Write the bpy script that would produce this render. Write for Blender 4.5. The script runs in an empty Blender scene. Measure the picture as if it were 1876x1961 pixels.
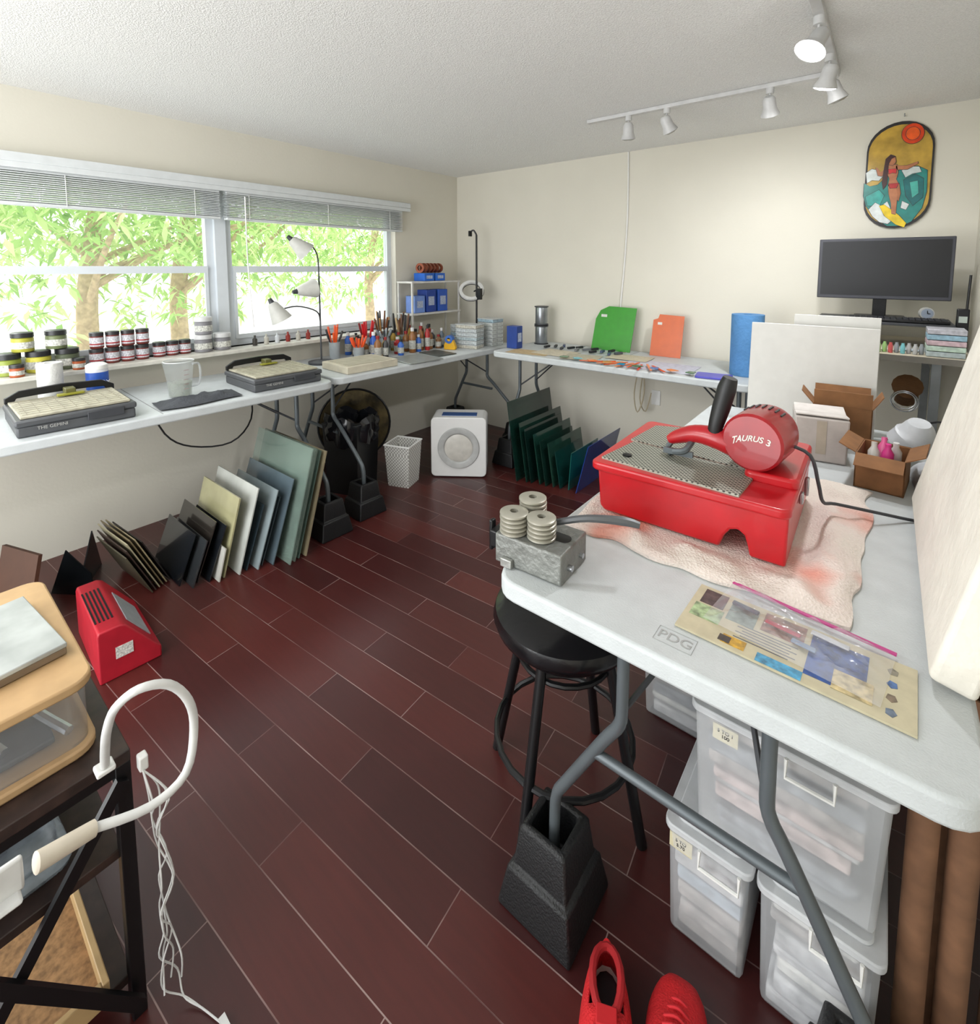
import bpy, math, random
from mathutils import Matrix, Vector, noise
random.seed(7)
D=bpy.data; C=bpy.context; COL=C.scene.collection
pi=math.pi; rad=math.radians

# ---------------------------------------------------------------- materials
def lin(h):
    h=h.lstrip('#'); o=[]
    for i in (0,2,4):
        c=int(h[i:i+2],16)/255
        o.append(c/12.92 if c<=.04045 else ((c+.055)/1.055)**2.4)
    return (o[0],o[1],o[2],1)
MC={}
def mat(hexc,rough=.5,metal=0,var=.12,scale=18,bump=0,bscale=80,alpha=1,emit=0,coat=0,trans=0,name=None):
    key=(hexc,rough,metal,var,scale,bump,bscale,alpha,emit,coat,trans)
    if key in MC: return MC[key]
    m=D.materials.new(name or 'surface_'+hexc.strip('#')); m.use_nodes=True
    nt=m.node_tree; b=nt.nodes['Principled BSDF']
    c=lin(hexc)
    tc=nt.nodes.new('ShaderNodeTexCoord'); nz=nt.nodes.new('ShaderNodeTexNoise')
    nz.inputs['Scale'].default_value=scale; nz.inputs['Detail'].default_value=3
    nt.links.new(tc.outputs['Object'],nz.inputs['Vector'])
    r=nt.nodes.new('ShaderNodeValToRGB')
    r.color_ramp.elements[0].position=.3; r.color_ramp.elements[1].position=.7
    r.color_ramp.elements[0].color=tuple(x*(1-var) for x in c[:3])+(1,)
    r.color_ramp.elements[1].color=tuple(min(1,x*(1+var*.6)) for x in c[:3])+(1,)
    nt.links.new(nz.outputs['Fac'],r.inputs['Fac']); nt.links.new(r.outputs['Color'],b.inputs['Base Color'])
    b.inputs['Roughness'].default_value=rough; b.inputs['Metallic'].default_value=metal
    b.inputs['Alpha'].default_value=alpha
    if coat: b.inputs['Coat Weight'].default_value=coat
    if trans: b.inputs['Transmission Weight'].default_value=trans
    if emit:
        b.inputs['Emission Color'].default_value=c; b.inputs['Emission Strength'].default_value=emit
    if bump:
        n2=nt.nodes.new('ShaderNodeTexNoise'); n2.inputs['Scale'].default_value=bscale; n2.inputs['Detail'].default_value=4
        nt.links.new(tc.outputs['Object'],n2.inputs['Vector'])
        bp=nt.nodes.new('ShaderNodeBump'); bp.inputs['Strength'].default_value=bump; bp.inputs['Distance'].default_value=.01
        nt.links.new(n2.outputs['Fac'],bp.inputs['Height']); nt.links.new(bp.outputs['Normal'],b.inputs['Normal'])
    MC[key]=m; return m

def floor_mat():
    m=D.materials.new('floor_planks'); m.use_nodes=True; nt=m.node_tree; b=nt.nodes['Principled BSDF']
    tc=nt.nodes.new('ShaderNodeTexCoord'); mp=nt.nodes.new('ShaderNodeMapping'); mp.inputs['Location'].default_value=(.35,.03,0); mp.inputs['Rotation'].default_value=(0,0,rad(-4.5))
    br=nt.nodes.new('ShaderNodeTexBrick')
    br.inputs['Color1'].default_value=lin('#3a1616'); br.inputs['Color2'].default_value=lin('#55231f')
    br.inputs['Scale'].default_value=1; br.inputs['Mortar Size'].default_value=.0016; br.inputs['Mortar Smooth'].default_value=.2
    br.inputs['Brick Width'].default_value=.80; br.inputs['Row Height'].default_value=.130; br.offset=.42; br.offset_frequency=2
    br.inputs['Bias'].default_value=-.1
    nt.links.new(tc.outputs['Object'],mp.inputs['Vector']); nt.links.new(mp.outputs['Vector'],br.inputs['Vector'])
    n0=nt.nodes.new('ShaderNodeTexNoise'); n0.inputs['Scale'].default_value=3; nt.links.new(tc.outputs['Object'],n0.inputs['Vector'])
    r0=nt.nodes.new('ShaderNodeValToRGB'); r0.color_ramp.elements[0].position=.40; r0.color_ramp.elements[0].color=lin('#5e3d3a'); r0.color_ramp.elements[1].position=.68; r0.color_ramp.elements[1].color=lin('#9c8580')
    nt.links.new(n0.outputs['Fac'],r0.inputs['Fac']); nt.links.new(r0.outputs['Color'],br.inputs['Mortar'])
    nz=nt.nodes.new('ShaderNodeTexNoise'); mp2=nt.nodes.new('ShaderNodeMapping'); mp2.inputs['Scale'].default_value=(2,22,1)
    nt.links.new(tc.outputs['Object'],mp2.inputs['Vector']); nt.links.new(mp2.outputs['Vector'],nz.inputs['Vector'])
    nz.inputs['Scale'].default_value=3; nz.inputs['Detail'].default_value=6
    mx=nt.nodes.new('ShaderNodeMix'); mx.data_type='RGBA'; mx.blend_type='MULTIPLY'; mx.inputs[0].default_value=.35
    nt.links.new(br.outputs['Color'],mx.inputs[6])
    rr_=nt.nodes.new('ShaderNodeValToRGB'); rr_.color_ramp.elements[0].color=(.5,.5,.5,1); rr_.color_ramp.elements[0].position=.3;rr_.color_ramp.elements[1].position=.75
    nt.links.new(nz.outputs['Fac'],rr_.inputs['Fac']); nt.links.new(rr_.outputs['Color'],mx.inputs[7])
    nt.links.new(mx.outputs[2],b.inputs['Base Color'])
    b.inputs['Roughness'].default_value=.33
    b.inputs['Coat Weight'].default_value=.15; b.inputs['Coat Roughness'].default_value=.22
    bp=nt.nodes.new('ShaderNodeBump'); bp.inputs['Strength'].default_value=.4; bp.inputs['Distance'].default_value=.003
    ml=nt.nodes.new('ShaderNodeMath'); ml.operation='MULTIPLY_ADD'; ml.inputs[1].default_value=-1
    nt.links.new(br.outputs['Fac'],ml.inputs[0])
    n3=nt.nodes.new('ShaderNodeTexNoise'); n3.inputs['Scale'].default_value=6; nt.links.new(tc.outputs['Object'],n3.inputs['Vector'])
    nt.links.new(n3.outputs['Fac'],ml.inputs[2]); nt.links.new(ml.outputs[0],bp.inputs['Height']); nt.links.new(bp.outputs['Normal'],b.inputs['Normal'])
    return m

WHITE=mat('#e2e2df',.45,var=.04)
TABLE=mat('#bfc4c5',.5,var=.06,bump=.15,bscale=250)
GREYSTEEL=mat('#5f666a',.4,.3,var=.05)
BLACK=mat('#101012',.45)
BLACKM=mat('#131315',.35,.2)
DKGREY=mat('#37393d',.5)
CHROME=mat('#b9bcc0',.25,.9,var=.05)
RED=mat('#b80f1b',.35,coat=.3,var=.16,scale=9)
SIL=mat('#a9aaa6',.4,.7,bump=.2)

# ---------------------------------------------------------------- geometry
class G:
    def __init__(s): s.v=[];s.f=[];s.m=[];s.M=Matrix.Identity(4)
    def at(s,x=0,y=0,z=0,rx=0,ry=0,rz=0):
        s.M=Matrix.Translation((x,y,z))@Matrix.Rotation(rz,4,'Z')@Matrix.Rotation(ry,4,'Y')@Matrix.Rotation(rx,4,'X'); return s
    def add(s,vs,fs,mi=0):
        o=len(s.v); s.v+=[tuple(s.M@Vector(v)) for v in vs]
        for f in fs: s.f.append([i+o for i in f]); s.m.append(mi)
        return s
    def box(s,cx,cy,cz,sx,sy,sz,mi=0,tx=1,ty=1):
        a,b,c=sx/2,sy/2,sz/2
        vs=[(cx-a*tx,cy-b*ty,cz-c),(cx+a*tx,cy-b*ty,cz-c),(cx+a*tx,cy+b*ty,cz-c),(cx-a*tx,cy+b*ty,cz-c),
            (cx-a,cy-b,cz+c),(cx+a,cy-b,cz+c),(cx+a,cy+b,cz+c),(cx-a,cy+b,cz+c)]
        return s.add(vs,[(3,2,1,0),(4,5,6,7),(0,1,5,4),(1,2,6,5),(2,3,7,6),(3,0,4,7)],mi)
    def bx(s,x0,x1,y0,y1,z0,z1,mi=0): return s.box((x0+x1)/2,(y0+y1)/2,(z0+z1)/2,x1-x0,y1-y0,z1-z0,mi)
    def lathe(s,prof,at=(0,0,0),n=24,mi=0,axis='z',rot=0,closed=False):
        vs=[];fs=[]
        for r,z in prof:
            for i in range(n):
                a=2*pi*i/n+rot; p=(r*math.cos(a),r*math.sin(a),z)
                if axis=='y': p=(p[0],p[2],p[1])
                if axis=='x': p=(p[2],p[0],p[1])
                vs.append((p[0]+at[0],p[1]+at[1],p[2]+at[2]))
        k=len(prof)
        for j in range(k-1 if not closed else k):
            for i in range(n):
                a=j*n+i;b=j*n+(i+1)%n;c=((j+1)%k)*n+(i+1)%n;d=((j+1)%k)*n+i
                fs.append((a,b,c,d) if axis!='y' else (d,c,b,a))
        if not closed:
            f0=list(range(n))[::-1]; f1=list(range((k-1)*n,k*n))
            if axis=='y': f0.reverse(); f1.reverse()
            fs+= [f0,f1]
        return s.add(vs,fs,mi)
    def cyl(s,p0,p1,r0,r1=None,n=16,mi=0):
        r1=r0 if r1 is None else r1
        return s.tube([p0,p1],[r0,r1],n,mi,sm=0)
    def tube(s,pts,r,n=8,mi=0,sm=4,closed=False):
        P=[Vector(p) for p in pts]
        R=list(r) if isinstance(r,(list,tuple)) else [r]*len(P)
        if sm and len(P)>2:
            Q=[];RR=[];k=len(P); rng=k if closed else k-1
            for i in range(rng):
                if closed: a,b,c,d=P[(i-1)%k],P[i],P[(i+1)%k],P[(i+2)%k]
                else: a,b,c,d=P[max(i-1,0)],P[i],P[i+1],P[min(i+2,k-1)]
                for j in range(sm):
                    t=j/sm
                    Q.append(.5*((2*b)+(c-a)*t+(2*a-5*b+4*c-d)*t*t+(3*b-a-3*c+d)*t**3))
                    RR.append(R[i]*(1-t)+R[(i+1)%k]*t)
            if not closed: Q.append(P[-1]);RR.append(R[-1])
            P,R=Q,RR
        k=len(P);vs=[];fs=[];up=None
        for i in range(k):
            if closed: t=P[(i+1)%k]-P[(i-1)%k]
            else: t=P[min(i+1,k-1)]-P[max(i-1,0)]
            if t.length<1e-9: t=Vector((0,0,1))
            t.normalize()
            if up is None:
                up=Vector((0,0,1)) if abs(t.z)<.9 else Vector((1,0,0))
            u=(up-t*up.dot(t))
            if u.length<1e-6: u=t.orthogonal()
            u.normalize(); w=t.cross(u); up=u
            for j in range(n):
                a=2*pi*j/n; vs.append(tuple(P[i]+(u*math.cos(a)+w*math.sin(a))*R[i]))
        for i in range(k if closed else k-1):
            for j in range(n):
                fs.append((i*n+j,i*n+(j+1)%n,((i+1)%k)*n+(j+1)%n,((i+1)%k)*n+j))
        if not closed: fs+=[list(range(n))[::-1],list(range((k-1)*n,k*n))]
        return s.add(vs,fs,mi)
    def prism(s,poly,h0,h1,plane='xy',mi=0):
        n=len(poly)
        ar=sum(poly[i][0]*poly[(i+1)%n][1]-poly[(i+1)%n][0]*poly[i][1] for i in range(n))
        if ar<0: poly=poly[::-1]
        mp={'xy':lambda a,b,h:(a,b,h),'xz':lambda a,b,h:(a,h,b),'yz':lambda a,b,h:(h,a,b)}[plane]
        vs=[mp(a,b,h0) for a,b in poly]+[mp(a,b,h1) for a,b in poly]
        fs=[list(range(n))[::-1],list(range(n,2*n))]+[(i,(i+1)%n,(i+1)%n+n,i+n) for i in range(n)]
        if plane=='xz': fs=[tuple(reversed(f)) for f in fs]
        return s.add(vs,fs,mi)
    def ell(s,c,r,n=16,mi=0):
        prof=[]
        for i in range(9):
            a=-pi/2+pi*i/8; prof.append((max(math.cos(a),.01),math.sin(a)))
        o=s.M; s.M=o@Matrix.Translation(c)@Matrix.Diagonal((r[0],r[1],r[2],1)); s.lathe(prof,n=n,mi=mi); s.M=o
        return s
def rr(x0,x1,y0,y1,r,n=5):
    o=[]
    for cx,cy,a0 in ((x1-r,y1-r,0),(x0+r,y1-r,90),(x0+r,y0+r,180),(x1-r,y0+r,270)):
        for i in range(n+1):
            a=rad(a0+90*i/n); o.append((cx+r*math.cos(a),cy+r*math.sin(a)))
    return o
def mk(name,g,mats,bevel=0,smooth=True,seg=2):
    me=D.meshes.new(name); me.from_pydata(g.v,[],g.f)
    if not isinstance(mats,(list,tuple)): mats=[mats]
    for m in mats: me.materials.append(m)
    for p,i in zip(me.polygons,g.m): p.material_index=i; p.use_smooth=smooth
    me.update()
    if smooth:
        try: me.set_sharp_from_angle(angle=rad(38))
        except Exception: pass
    o=D.objects.new(name,me); COL.objects.link(o)
    if bevel:
        b=o.modifiers.new('bevel','BEVEL'); b.width=bevel; b.segments=seg; b.limit_method='ANGLE'; b.angle_limit=rad(40)
    return o
def part(parent,name,g,mats,bevel=0,label=None,smooth=True,seg=2):
    o=mk(name,g,mats,bevel,smooth,seg); o.parent=parent
    if label: o['label']=label
    return o
def thing(name,label,cat,loc=(0,0,0),rz=0,group=None,rx=0,ry=0):
    o=D.objects.new(name,None); o.empty_display_size=.05; COL.objects.link(o)
    o.location=loc; o.rotation_euler=(rx,ry,rz); o['label']=label; o['category']=cat
    if group: o['group']=group
    return o
def solo(name,label,cat,g,mats,loc=(0,0,0),rz=0,bevel=0,group=None,rx=0,ry=0,kind=None,smooth=True,seg=2):
    o=mk(name,g,mats,bevel,smooth,seg); o.location=loc; o.rotation_euler=(rx,ry,rz)
    o['label']=label; o['category']=cat
    if group: o['group']=group
    if kind: o['kind']=kind
    return o
def struct(name,g,mats,bevel=0,label=None):
    o=mk(name,g,mats,bevel); o['kind']='structure'
    if label: o['label']=label
    return o
def dup(t,loc,rz=None,label=None,rx=None):
    n=t.copy(); COL.objects.link(n); n.location=loc
    if rz is not None: n.rotation_euler[2]=rz
    if rx is not None: n.rotation_euler[0]=rx
    if label: n['label']=label
    seen=set()
    def rec(a,b):
        for ch in list(a.children):
            if ch.name in seen: continue
            c=ch.copy(); COL.objects.link(c); c.parent=b; seen.add(c.name); rec(ch,c)
    rec(t,n); return n
def text(parent,name,body,size,m,loc,rot,ext=.0005,label=None,bold=0,shear=0,arch=0):
    cu=D.curves.new(name,'FONT'); cu.body=body; cu.size=size; cu.extrude=ext; cu.align_x='CENTER'; cu.align_y='CENTER'; cu.offset=bold; cu.shear=shear
    o=D.objects.new(name,cu); COL.objects.link(o); C.view_layer.update()
    me=D.meshes.new_from_object(o); D.objects.remove(o); me.materials.clear(); me.materials.append(m)
    if arch:
        for v in me.vertices: v.co.y+=arch*(1-(v.co.x/(size*2.6))**2)*size; v.co.y*=1+.35*(v.co.x/(size*2.6))**2
    o=D.objects.new(name,me); COL.objects.link(o); o.parent=parent; o.location=loc; o.rotation_euler=rot
    if label: o['label']=label
    return o

# ---------------------------------------------------------------- room
LX=-3.42; BY=3.74; RX=.36; HC=2.445; Y0=-1.3
wallm=mat('#d5d1c4',.85,var=.02,scale=3,bump=.06,bscale=60,name='wall_paint')
ceilm=mat('#e8e8e6',.95,var=.10,scale=160,bump=.55,bscale=170,name='popcorn_ceiling')
struct('floor',G().bx(LX-.15,RX+.1,Y0,BY+.1,-.1,0),floor_mat())
struct('ceiling',G().bx(LX-.15,RX+.1,Y0,BY+.1,HC,HC+.1),ceilm)
struct('wall_back',G().bx(LX-.15,RX+.1,BY,BY+.1,0,HC),wallm)
struct('wall_right',G().bx(RX,RX+.1,Y0,BY,0,HC),wallm)
WY0,WY1,WZ0,WZ1=-.1,2.93,1.02,2.06
g=G().bx(LX-.15,LX,Y0,WY0,0,HC).bx(LX-.15,LX,WY1,BY,0,HC).bx(LX-.15,LX,WY0,WY1,0,WZ0).bx(LX-.15,LX,WY0,WY1,WZ1,HC)
struct('wall_left',g,wallm)
framem=mat('#cfd5da',.4,var=.02)
glassm=mat('#eef6f4',.05,alpha=.05)
def window(name,y0,y1):
    g=G(); x0,x1=LX-.11,LX-.06; t=.045; zm=1.54
    g.bx(x0,x1,y0,y0+t,WZ0,WZ1).bx(x0,x1,y1-t,y1,WZ0,WZ1).bx(x0,x1,y0+t,y1-t,WZ0,WZ0+t).bx(x0,x1,y0+t,y1-t,WZ1-t,WZ1)
    g.bx(x0-.01,x1+.015,y0+t,y1-t,zm-.022,zm+.022)
    g.bx(x1,x1+.012,y0+t,y0+t+.02,WZ0+t,zm-.022).bx(x1,x1+.012,y1-t-.02,y1-t,WZ0+t,zm-.022).bx(x1,x1+.012,y0+t+.02,y1-t-.02,WZ0+t,WZ0+t+.03)
    g.bx((x0+x1)/2-.002,(x0+x1)/2+.002,y0+t,y1-t,WZ0+t,WZ1-t,1)
    struct(name,g,[framem,glassm],label='white framed window')
window('window_1',WY0,1.43); window('window_2',1.50,WY1)
struct('trim_1',G().bx(LX-.13,LX-.03,1.43,1.50,WZ0,WZ1),framem)
struct('trim_2',G().bx(LX-.13,LX+.14,WY0-.02,WY1+.02,WZ0-.025,WZ0),mat('#d3d0c6',.4),bevel=.004,label='window sill')
# blinds
blindm=mat('#ced2d3',.5,var=.05)
for (a,b,lb) in ((-.1,1.44,'raised white slatted blind over the long window'),(1.47,2.97,'raised white slatted blind beside the room corner')):
    t=thing('window_blind',lb,'blind',(LX+.035,(a+b)/2,1.87),group='raised window blinds')
    w=b-a; g=G()
    for i in range(14): g.box(random.uniform(-.005,.005),0,.014+i*.0105,.05,w-.01,.0042)
    part(t,'slat_stack',g,blindm); part(t,'bottom_rail',G().box(0,0,0,.05,w-.01,.016),blindm,.003)
    part(t,'head_rail',G().box(0,0,.178,.05,w-.01,.04),blindm,.002)
    for yy in (-w*.4,0,w*.4): part(t,'lift_cord',G().cyl((.03,yy,.0),(.03,yy,.16),.002,n=6),WHITE)
    part(t,'tilt_wand',G().tube([(.035,-w/2+.12,.15),(.036,-w/2+.12,-.3),(.04,-w/2+.14,-.72)],.004,6),mat('#f2f2f0',.3))
solo('blind_valance','long white valance board above the blinds','valance',
     G().bx(LX+.001,LX+.085,-.15,3.04,2.07,2.115).bx(LX+.07,LX+.085,-.15,3.04,2.04,2.07),blindm,bevel=.003)

# ---------------------------------------------------------------- outside
solo('ground','pale paved ground outside the window','ground',G().bx(-30,LX-.3,-20,25,-.6,-.5),mat('#d8d6ce',.9),kind='stuff')
def tree(x,y,seed,n,label,spread,low=.1):
    random.seed(seed)
    t=thing('mango_tree',label,'tree',(x,y,-.498))
    bark=mat('#c3ab8d',.9,bump=.6,bscale=20,var=.3)
    part(t,'trunk',G().tube([(0,0,0),(.05,.05,1),(-.05,.1,1.8),(.05,.25,2.9)],[.13,.10,.09,.07],10),bark)
    tips=[]
    for i in range(9):
        a=i*2*pi/9+random.random()*.6; L=random.uniform(1,1.8)*spread
        e=(math.cos(a)*L*.7,math.sin(a)*L*1.2,2.7+random.uniform(-.2,.9))
        if i<5: part(t,'branch',G().tube([(0,.1,1.7+i*.12),(e[0]*.5,e[1]*.5,2.3+i*.07),e],[.04,.024,.008],7),bark)
        tips.append(e)
    g=G()
    for k in range(n):
        if k%7==0:
            c=random.choice(tips)
            px=c[0]*random.uniform(.2,1.35)+random.gauss(0,.35); py=c[1]*random.uniform(.1,1.4)+random.gauss(0,.5); pz=random.uniform(2.15,3.7) if random.random()>low else random.uniform(1.5,2.3)
            if abs(py-.1)<.3 and pz<2.3 and px>-.2: py+=.6
        a=random.uniform(0,2*pi); L=random.uniform(.10,.20); w=L*.15
        dz=random.uniform(-.9,.0); h=math.sqrt(1-dz*dz)
        d=Vector((math.cos(a)*h,math.sin(a)*h,dz)); s=d.cross(Vector((random.uniform(-.5,.5),random.uniform(-.5,.5),1))).normalized()
        o=Vector((px+random.gauss(0,.06),py+random.gauss(0,.06),pz+random.gauss(0,.06))); m1=o+d*L*.45; e=o+d*L+Vector((0,0,-.03))
        g.add([o,m1+s*w,m1-s*w,e],[(0,1,3,2)],random.choice((0,1,1,2,2)))
    ms=[]
    for hx in ('#7fb155','#a6cf72','#d3e5a4'):
        key='leaf'+hx
        if key not in MC:
            m=D.materials.new('leaf'); m.use_nodes=True; nt=m.node_tree; nt.nodes.clear()
            o=nt.nodes.new('ShaderNodeOutputMaterial'); a1=nt.nodes.new('ShaderNodeBsdfDiffuse'); a2=nt.nodes.new('ShaderNodeBsdfTranslucent'); mxs=nt.nodes.new('ShaderNodeMixShader')
            nn=nt.nodes.new('ShaderNodeTexNoise'); nn.inputs['Scale'].default_value=3
            hs=nt.nodes.new('ShaderNodeMix'); hs.data_type='RGBA'; hs.inputs[6].default_value=lin(hx); hs.inputs[7].default_value=lin('#dfeab8')
            mm=nt.nodes.new('ShaderNodeMath'); mm.operation='MULTIPLY'; mm.inputs[1].default_value=.5
            nt.links.new(nn.outputs['Fac'],mm.inputs[0]); nt.links.new(mm.outputs[0],hs.inputs[0])
            nt.links.new(hs.outputs[2],a1.inputs[0]); nt.links.new(hs.outputs[2],a2.inputs[0])
            nt.links.new(a1.outputs[0],mxs.inputs[1]); nt.links.new(a2.outputs[0],mxs.inputs[2]); nt.links.new(mxs.outputs[0],o.inputs[0]); MC[key]=m
        ms.append(MC[key])
    f=part(t,'foliage',g,ms,smooth=False); f['kind']='stuff'
tree(-6.4,1.30,3,5600,'mango tree with pale trunk and long green leaves',1.2,.14)
tree(-6.7,2.25,5,4800,'leafy mango tree with a leaning trunk outside the window',1.2,.10)
tree(-8.4,6.4,9,5600,'bright green mango tree farther from the window',1.5,.12)
random.seed(11)

# ---------------------------------------------------------------- folding tables
TI={}
def ftable(label,cx,cy,L,W,z,rz=0,fold=True,spr=(.305,.305)):
    """long axis local Y"""
    t=thing('folding_table',label,'table',(cx,cy,0),rz,group='white folding tables')
    top=G().prism(rr(-W/2,W/2,-L/2,L/2,.06),z-.045,z)
    part(t,'tabletop',top,TABLE,.008,seg=3)
    if fold:
        part(t,'fold_seam',G().box(0,0,z+.0006,W-.03,.004,.001),mat('#8d8f90',.6))
    s=W/.82
    for sg in (-1,1):
        y=sg*(L/2-.12)
        for sx,sp_ in ((-1,spr[0]),(1,spr[1])):
            f=sp_/.305
            pts=[(sx*.14*s,y,z-.047),(sx*.14*s,y,.62),(sx*.145*s,y,.56),(sx*.18*s*f**.5,y,.50),(sx*.275*s*f,y,.33),(sx*.30*s*f,y,.28),(sx*.305*s*f,y,.22),(sx*.305*s*f,y,.115)]
            part(t,'leg',G().tube(pts,.0135,10,sm=3),GREYSTEEL)
        part(t,'crossbar',G().cyl((-.20*s,y,.455),(.20*s,y,.455),.011),GREYSTEEL)
        b=G()
        b.tube([(-.135*s,y,.60),(0,y-sg*.30,z-.06)],.006,6,sm=0).tube([(.135*s,y,.60),(0,y-sg*.30,z-.06)],.006,6,sm=0)
        b.box(0,y-sg*.30,z-.055,.10,.02,.018)
        part(t,'brace',b,DKGREY)
        part(t,'hinge_bar',G().cyl((-.2*s,y,z-.06),(.2*s,y,z-.06),.012),GREYSTEEL)
    TI[t.name]=(L,s,spr); return t
T1=ftable('white folding table under the window with two machines',-2.985,.83,1.80,.76,.87,rz=rad(-2),spr=(.305,.50))
T2=ftable('white folding table in the window corner with craft clutter',-2.965,2.68,1.82,.76,.87,rz=rad(-2),spr=(.305,.50))
T3=ftable('white folding table against the back wall with paper patterns',-1.475,3.36,1.86,.70,.90,rz=rad(90))
T4=ftable('white folding table holding the red tile saw',-.26,1.755,1.83,.82,.86)
text(T4,'table_marking','PDG',.032,mat('#9fa1a0',.6),(-.015,-.855,.8605),(0,0,0))
part(T4,'marking_outline',G().tube([(-.05,-.876,.8605),(.02,-.876,.8605),(.02,-.834,.8605),(-.05,-.834,.8605)],.0006,4,sm=0,closed=True),mat('#9fa1a0',.6))

def riser(x,y,label,rz=0):
    r2=math.sqrt(2)
    prof=[(.100,0),(.100,.012),(.084,.10),(.074,.105),(.063,.195),(.057,.205),(.043,.205),(.036,.10)]
    return solo('furniture_riser',label,'riser',G().lathe([(a*r2,b) for a,b in prof],n=4,rot=pi/4),mat('#0d0e10',.5,bump=.3,bscale=200),(x,y,0),rz,.006,group='black bed risers under table legs')
for t in (T1,T2,T3,T4):
    L,s,spr=TI[t.name]
    for sx,sp_ in ((-1,spr[0]),(1,spr[1])):
        for sg in (-1,1):
            M=Matrix.Translation(t.location)@Matrix.Rotation(t.rotation_euler[2],4,'Z')
            p=M@Vector((sx*sp_*s,sg*(L/2-.12),0)); riser(p.x,p.y,'black plastic stepped riser under a grey table leg',t.rotation_euler[2])

# ---------------------------------------------------------------- red tile saw
S=thing('tile_saw','red ring saw with grid deck and round motor','saw',(-.385,1.468,.880),rad(1))
prof=[(-.218,.012),(-.205,.0),(.095,.0),(.105,.030),(.118,.050),(.135,.056),(.150,.046),(.158,.02),(.162,-.001),(.236,-.001),(.238,.118),(-.226,.118)]
part(S,'basin',G().prism(prof,-.222,.222,'xz'),RED,.006,seg=3)
part(S,'rim',G().prism(rr(-.245,.243,-.235,.23,.025),.114,.137),RED,.006,seg=3)
part(S,'rear_housing',G().prism(rr(.12,.243,-.10,.228,.02),.130,.160),RED,.008)
def gridm():
    m=D.materials.new('perforated_steel'); m.use_nodes=True; nt=m.node_tree; b=nt.nodes['Principled BSDF']
    tc=nt.nodes.new('ShaderNodeTexCoord'); mp=nt.nodes.new('ShaderNodeMapping'); mp.inputs['Scale'].default_value=(105,105,105); mp.inputs['Rotation'].default_value=(0,0,rad(45))
    v=nt.nodes.new('ShaderNodeTexVoronoi'); v.inputs['Randomness'].default_value=0; v.inputs['Scale'].default_value=1
    nt.links.new(tc.outputs['Object'],mp.inputs[0]); nt.links.new(mp.outputs[0],v.inputs['Vector'])
    r=nt.nodes.new('ShaderNodeValToRGB'); r.color_ramp.elements[0].position=.30; r.color_ramp.elements[0].color=lin('#3d403a'); r.color_ramp.elements[1].position=.42; r.color_ramp.elements[1].color=lin('#a3a497')
    nt.links.new(v.outputs['Distance'],r.inputs[0]); nt.links.new(r.outputs[0],b.inputs['Base Color']); b.inputs['Roughness'].default_value=.5; b.inputs['Metallic'].default_value=.3
    return m
GM=gridm()
part(S,'grid_deck',G().prism([(-.225,-.20),(.135,-.225),(.145,-.06),(-.20,-.025)],.136,.143),GM,.001,label='perforated steel grid plate')
part(S,'grid_deck',G().prism([(-.215,-.010),(.115,-.045),(.105,.13),(-.10,.21),(-.20,.17)],.136,.143),GM,.001,label='rear perforated steel grid plate')
mg=G().lathe([(.02,-.078),(.068,-.078),(.074,-.072),(.075,-.055),(.075,.05),(.070,.07),(.045,.085),(.01,.085)],axis='y',n=36)
mo=part(S,'motor_housing',mg,mat('#98101a',.35,coat=.3,var=.15),label='round dark red motor'); mo.location=(.145,-.02,.232); mo.rotation_euler=(0,0,rad(-8))
vg=G()
for k in range(7):
    a=rad(55+k*12); vg.box(.0755*math.cos(a),.02,.0755*math.sin(a),.004,.035,.004)
part(mo,'vent_slots',vg,BLACK)
tw=mat('#dcd8d0',.5)
text(mo,'lettering','TAURUS 3',.0205,tw,(-.002,-.0790,-.004),(rad(90),rad(-10),0),bold=.0004,shear=.45,arch=.75)
ag=G().tube([(.12,-.05,.195),(.05,-.06,.215),(-.01,-.055,.215),(-.06,-.05,.195),(-.085,-.05,.18)],[.036,.030,.025,.020,.013],12)
part(S,'arm',ag,mat('#a8121d',.33,coat=.3))
part(S,'blade_guide',G().tube([(-.075,-.05,.18),(-.085,-.06,.16),(-.07,-.07,.147)],.008,8).box(-.05,-.08,.160,.08,.010,.016).tube([(-.02,-.06,.19),(-.03,-.09,.172),(-.06,-.09,.163)],.009,8),GREYSTEEL)
part(S,'handle',G().tube([(.040,-.06,.215),(.042,-.065,.25),(.052,-.06,.30),(.064,-.058,.355),(.072,-.058,.385)],[.020,.019,.023,.024,.018],14),BLACK,label='black upright grip')
part(S,'drain_plug',G().lathe([(.013,0),(.013,.004),(.005,.006)],at=(-.17,-.15,.143),n=14),BLACKM)
part(S,'latch',G().box(.243,.12,.07,.010,.02,.05),CHROME,.003)
part(S,'latch',G().box(.243,-.02,.09,.010,.018,.03),CHROME,.003)
part(S,'power_cord',G().tube([(.20,-.01,.22),(.255,-.005,.20),(.275,.02,.12),(.285,.06,.06),(.31,.13,.035),(.40,.20,.01),(.47,.26,-.012),(.50,.27,-.013)],.0045,8),DKGREY)
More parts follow.
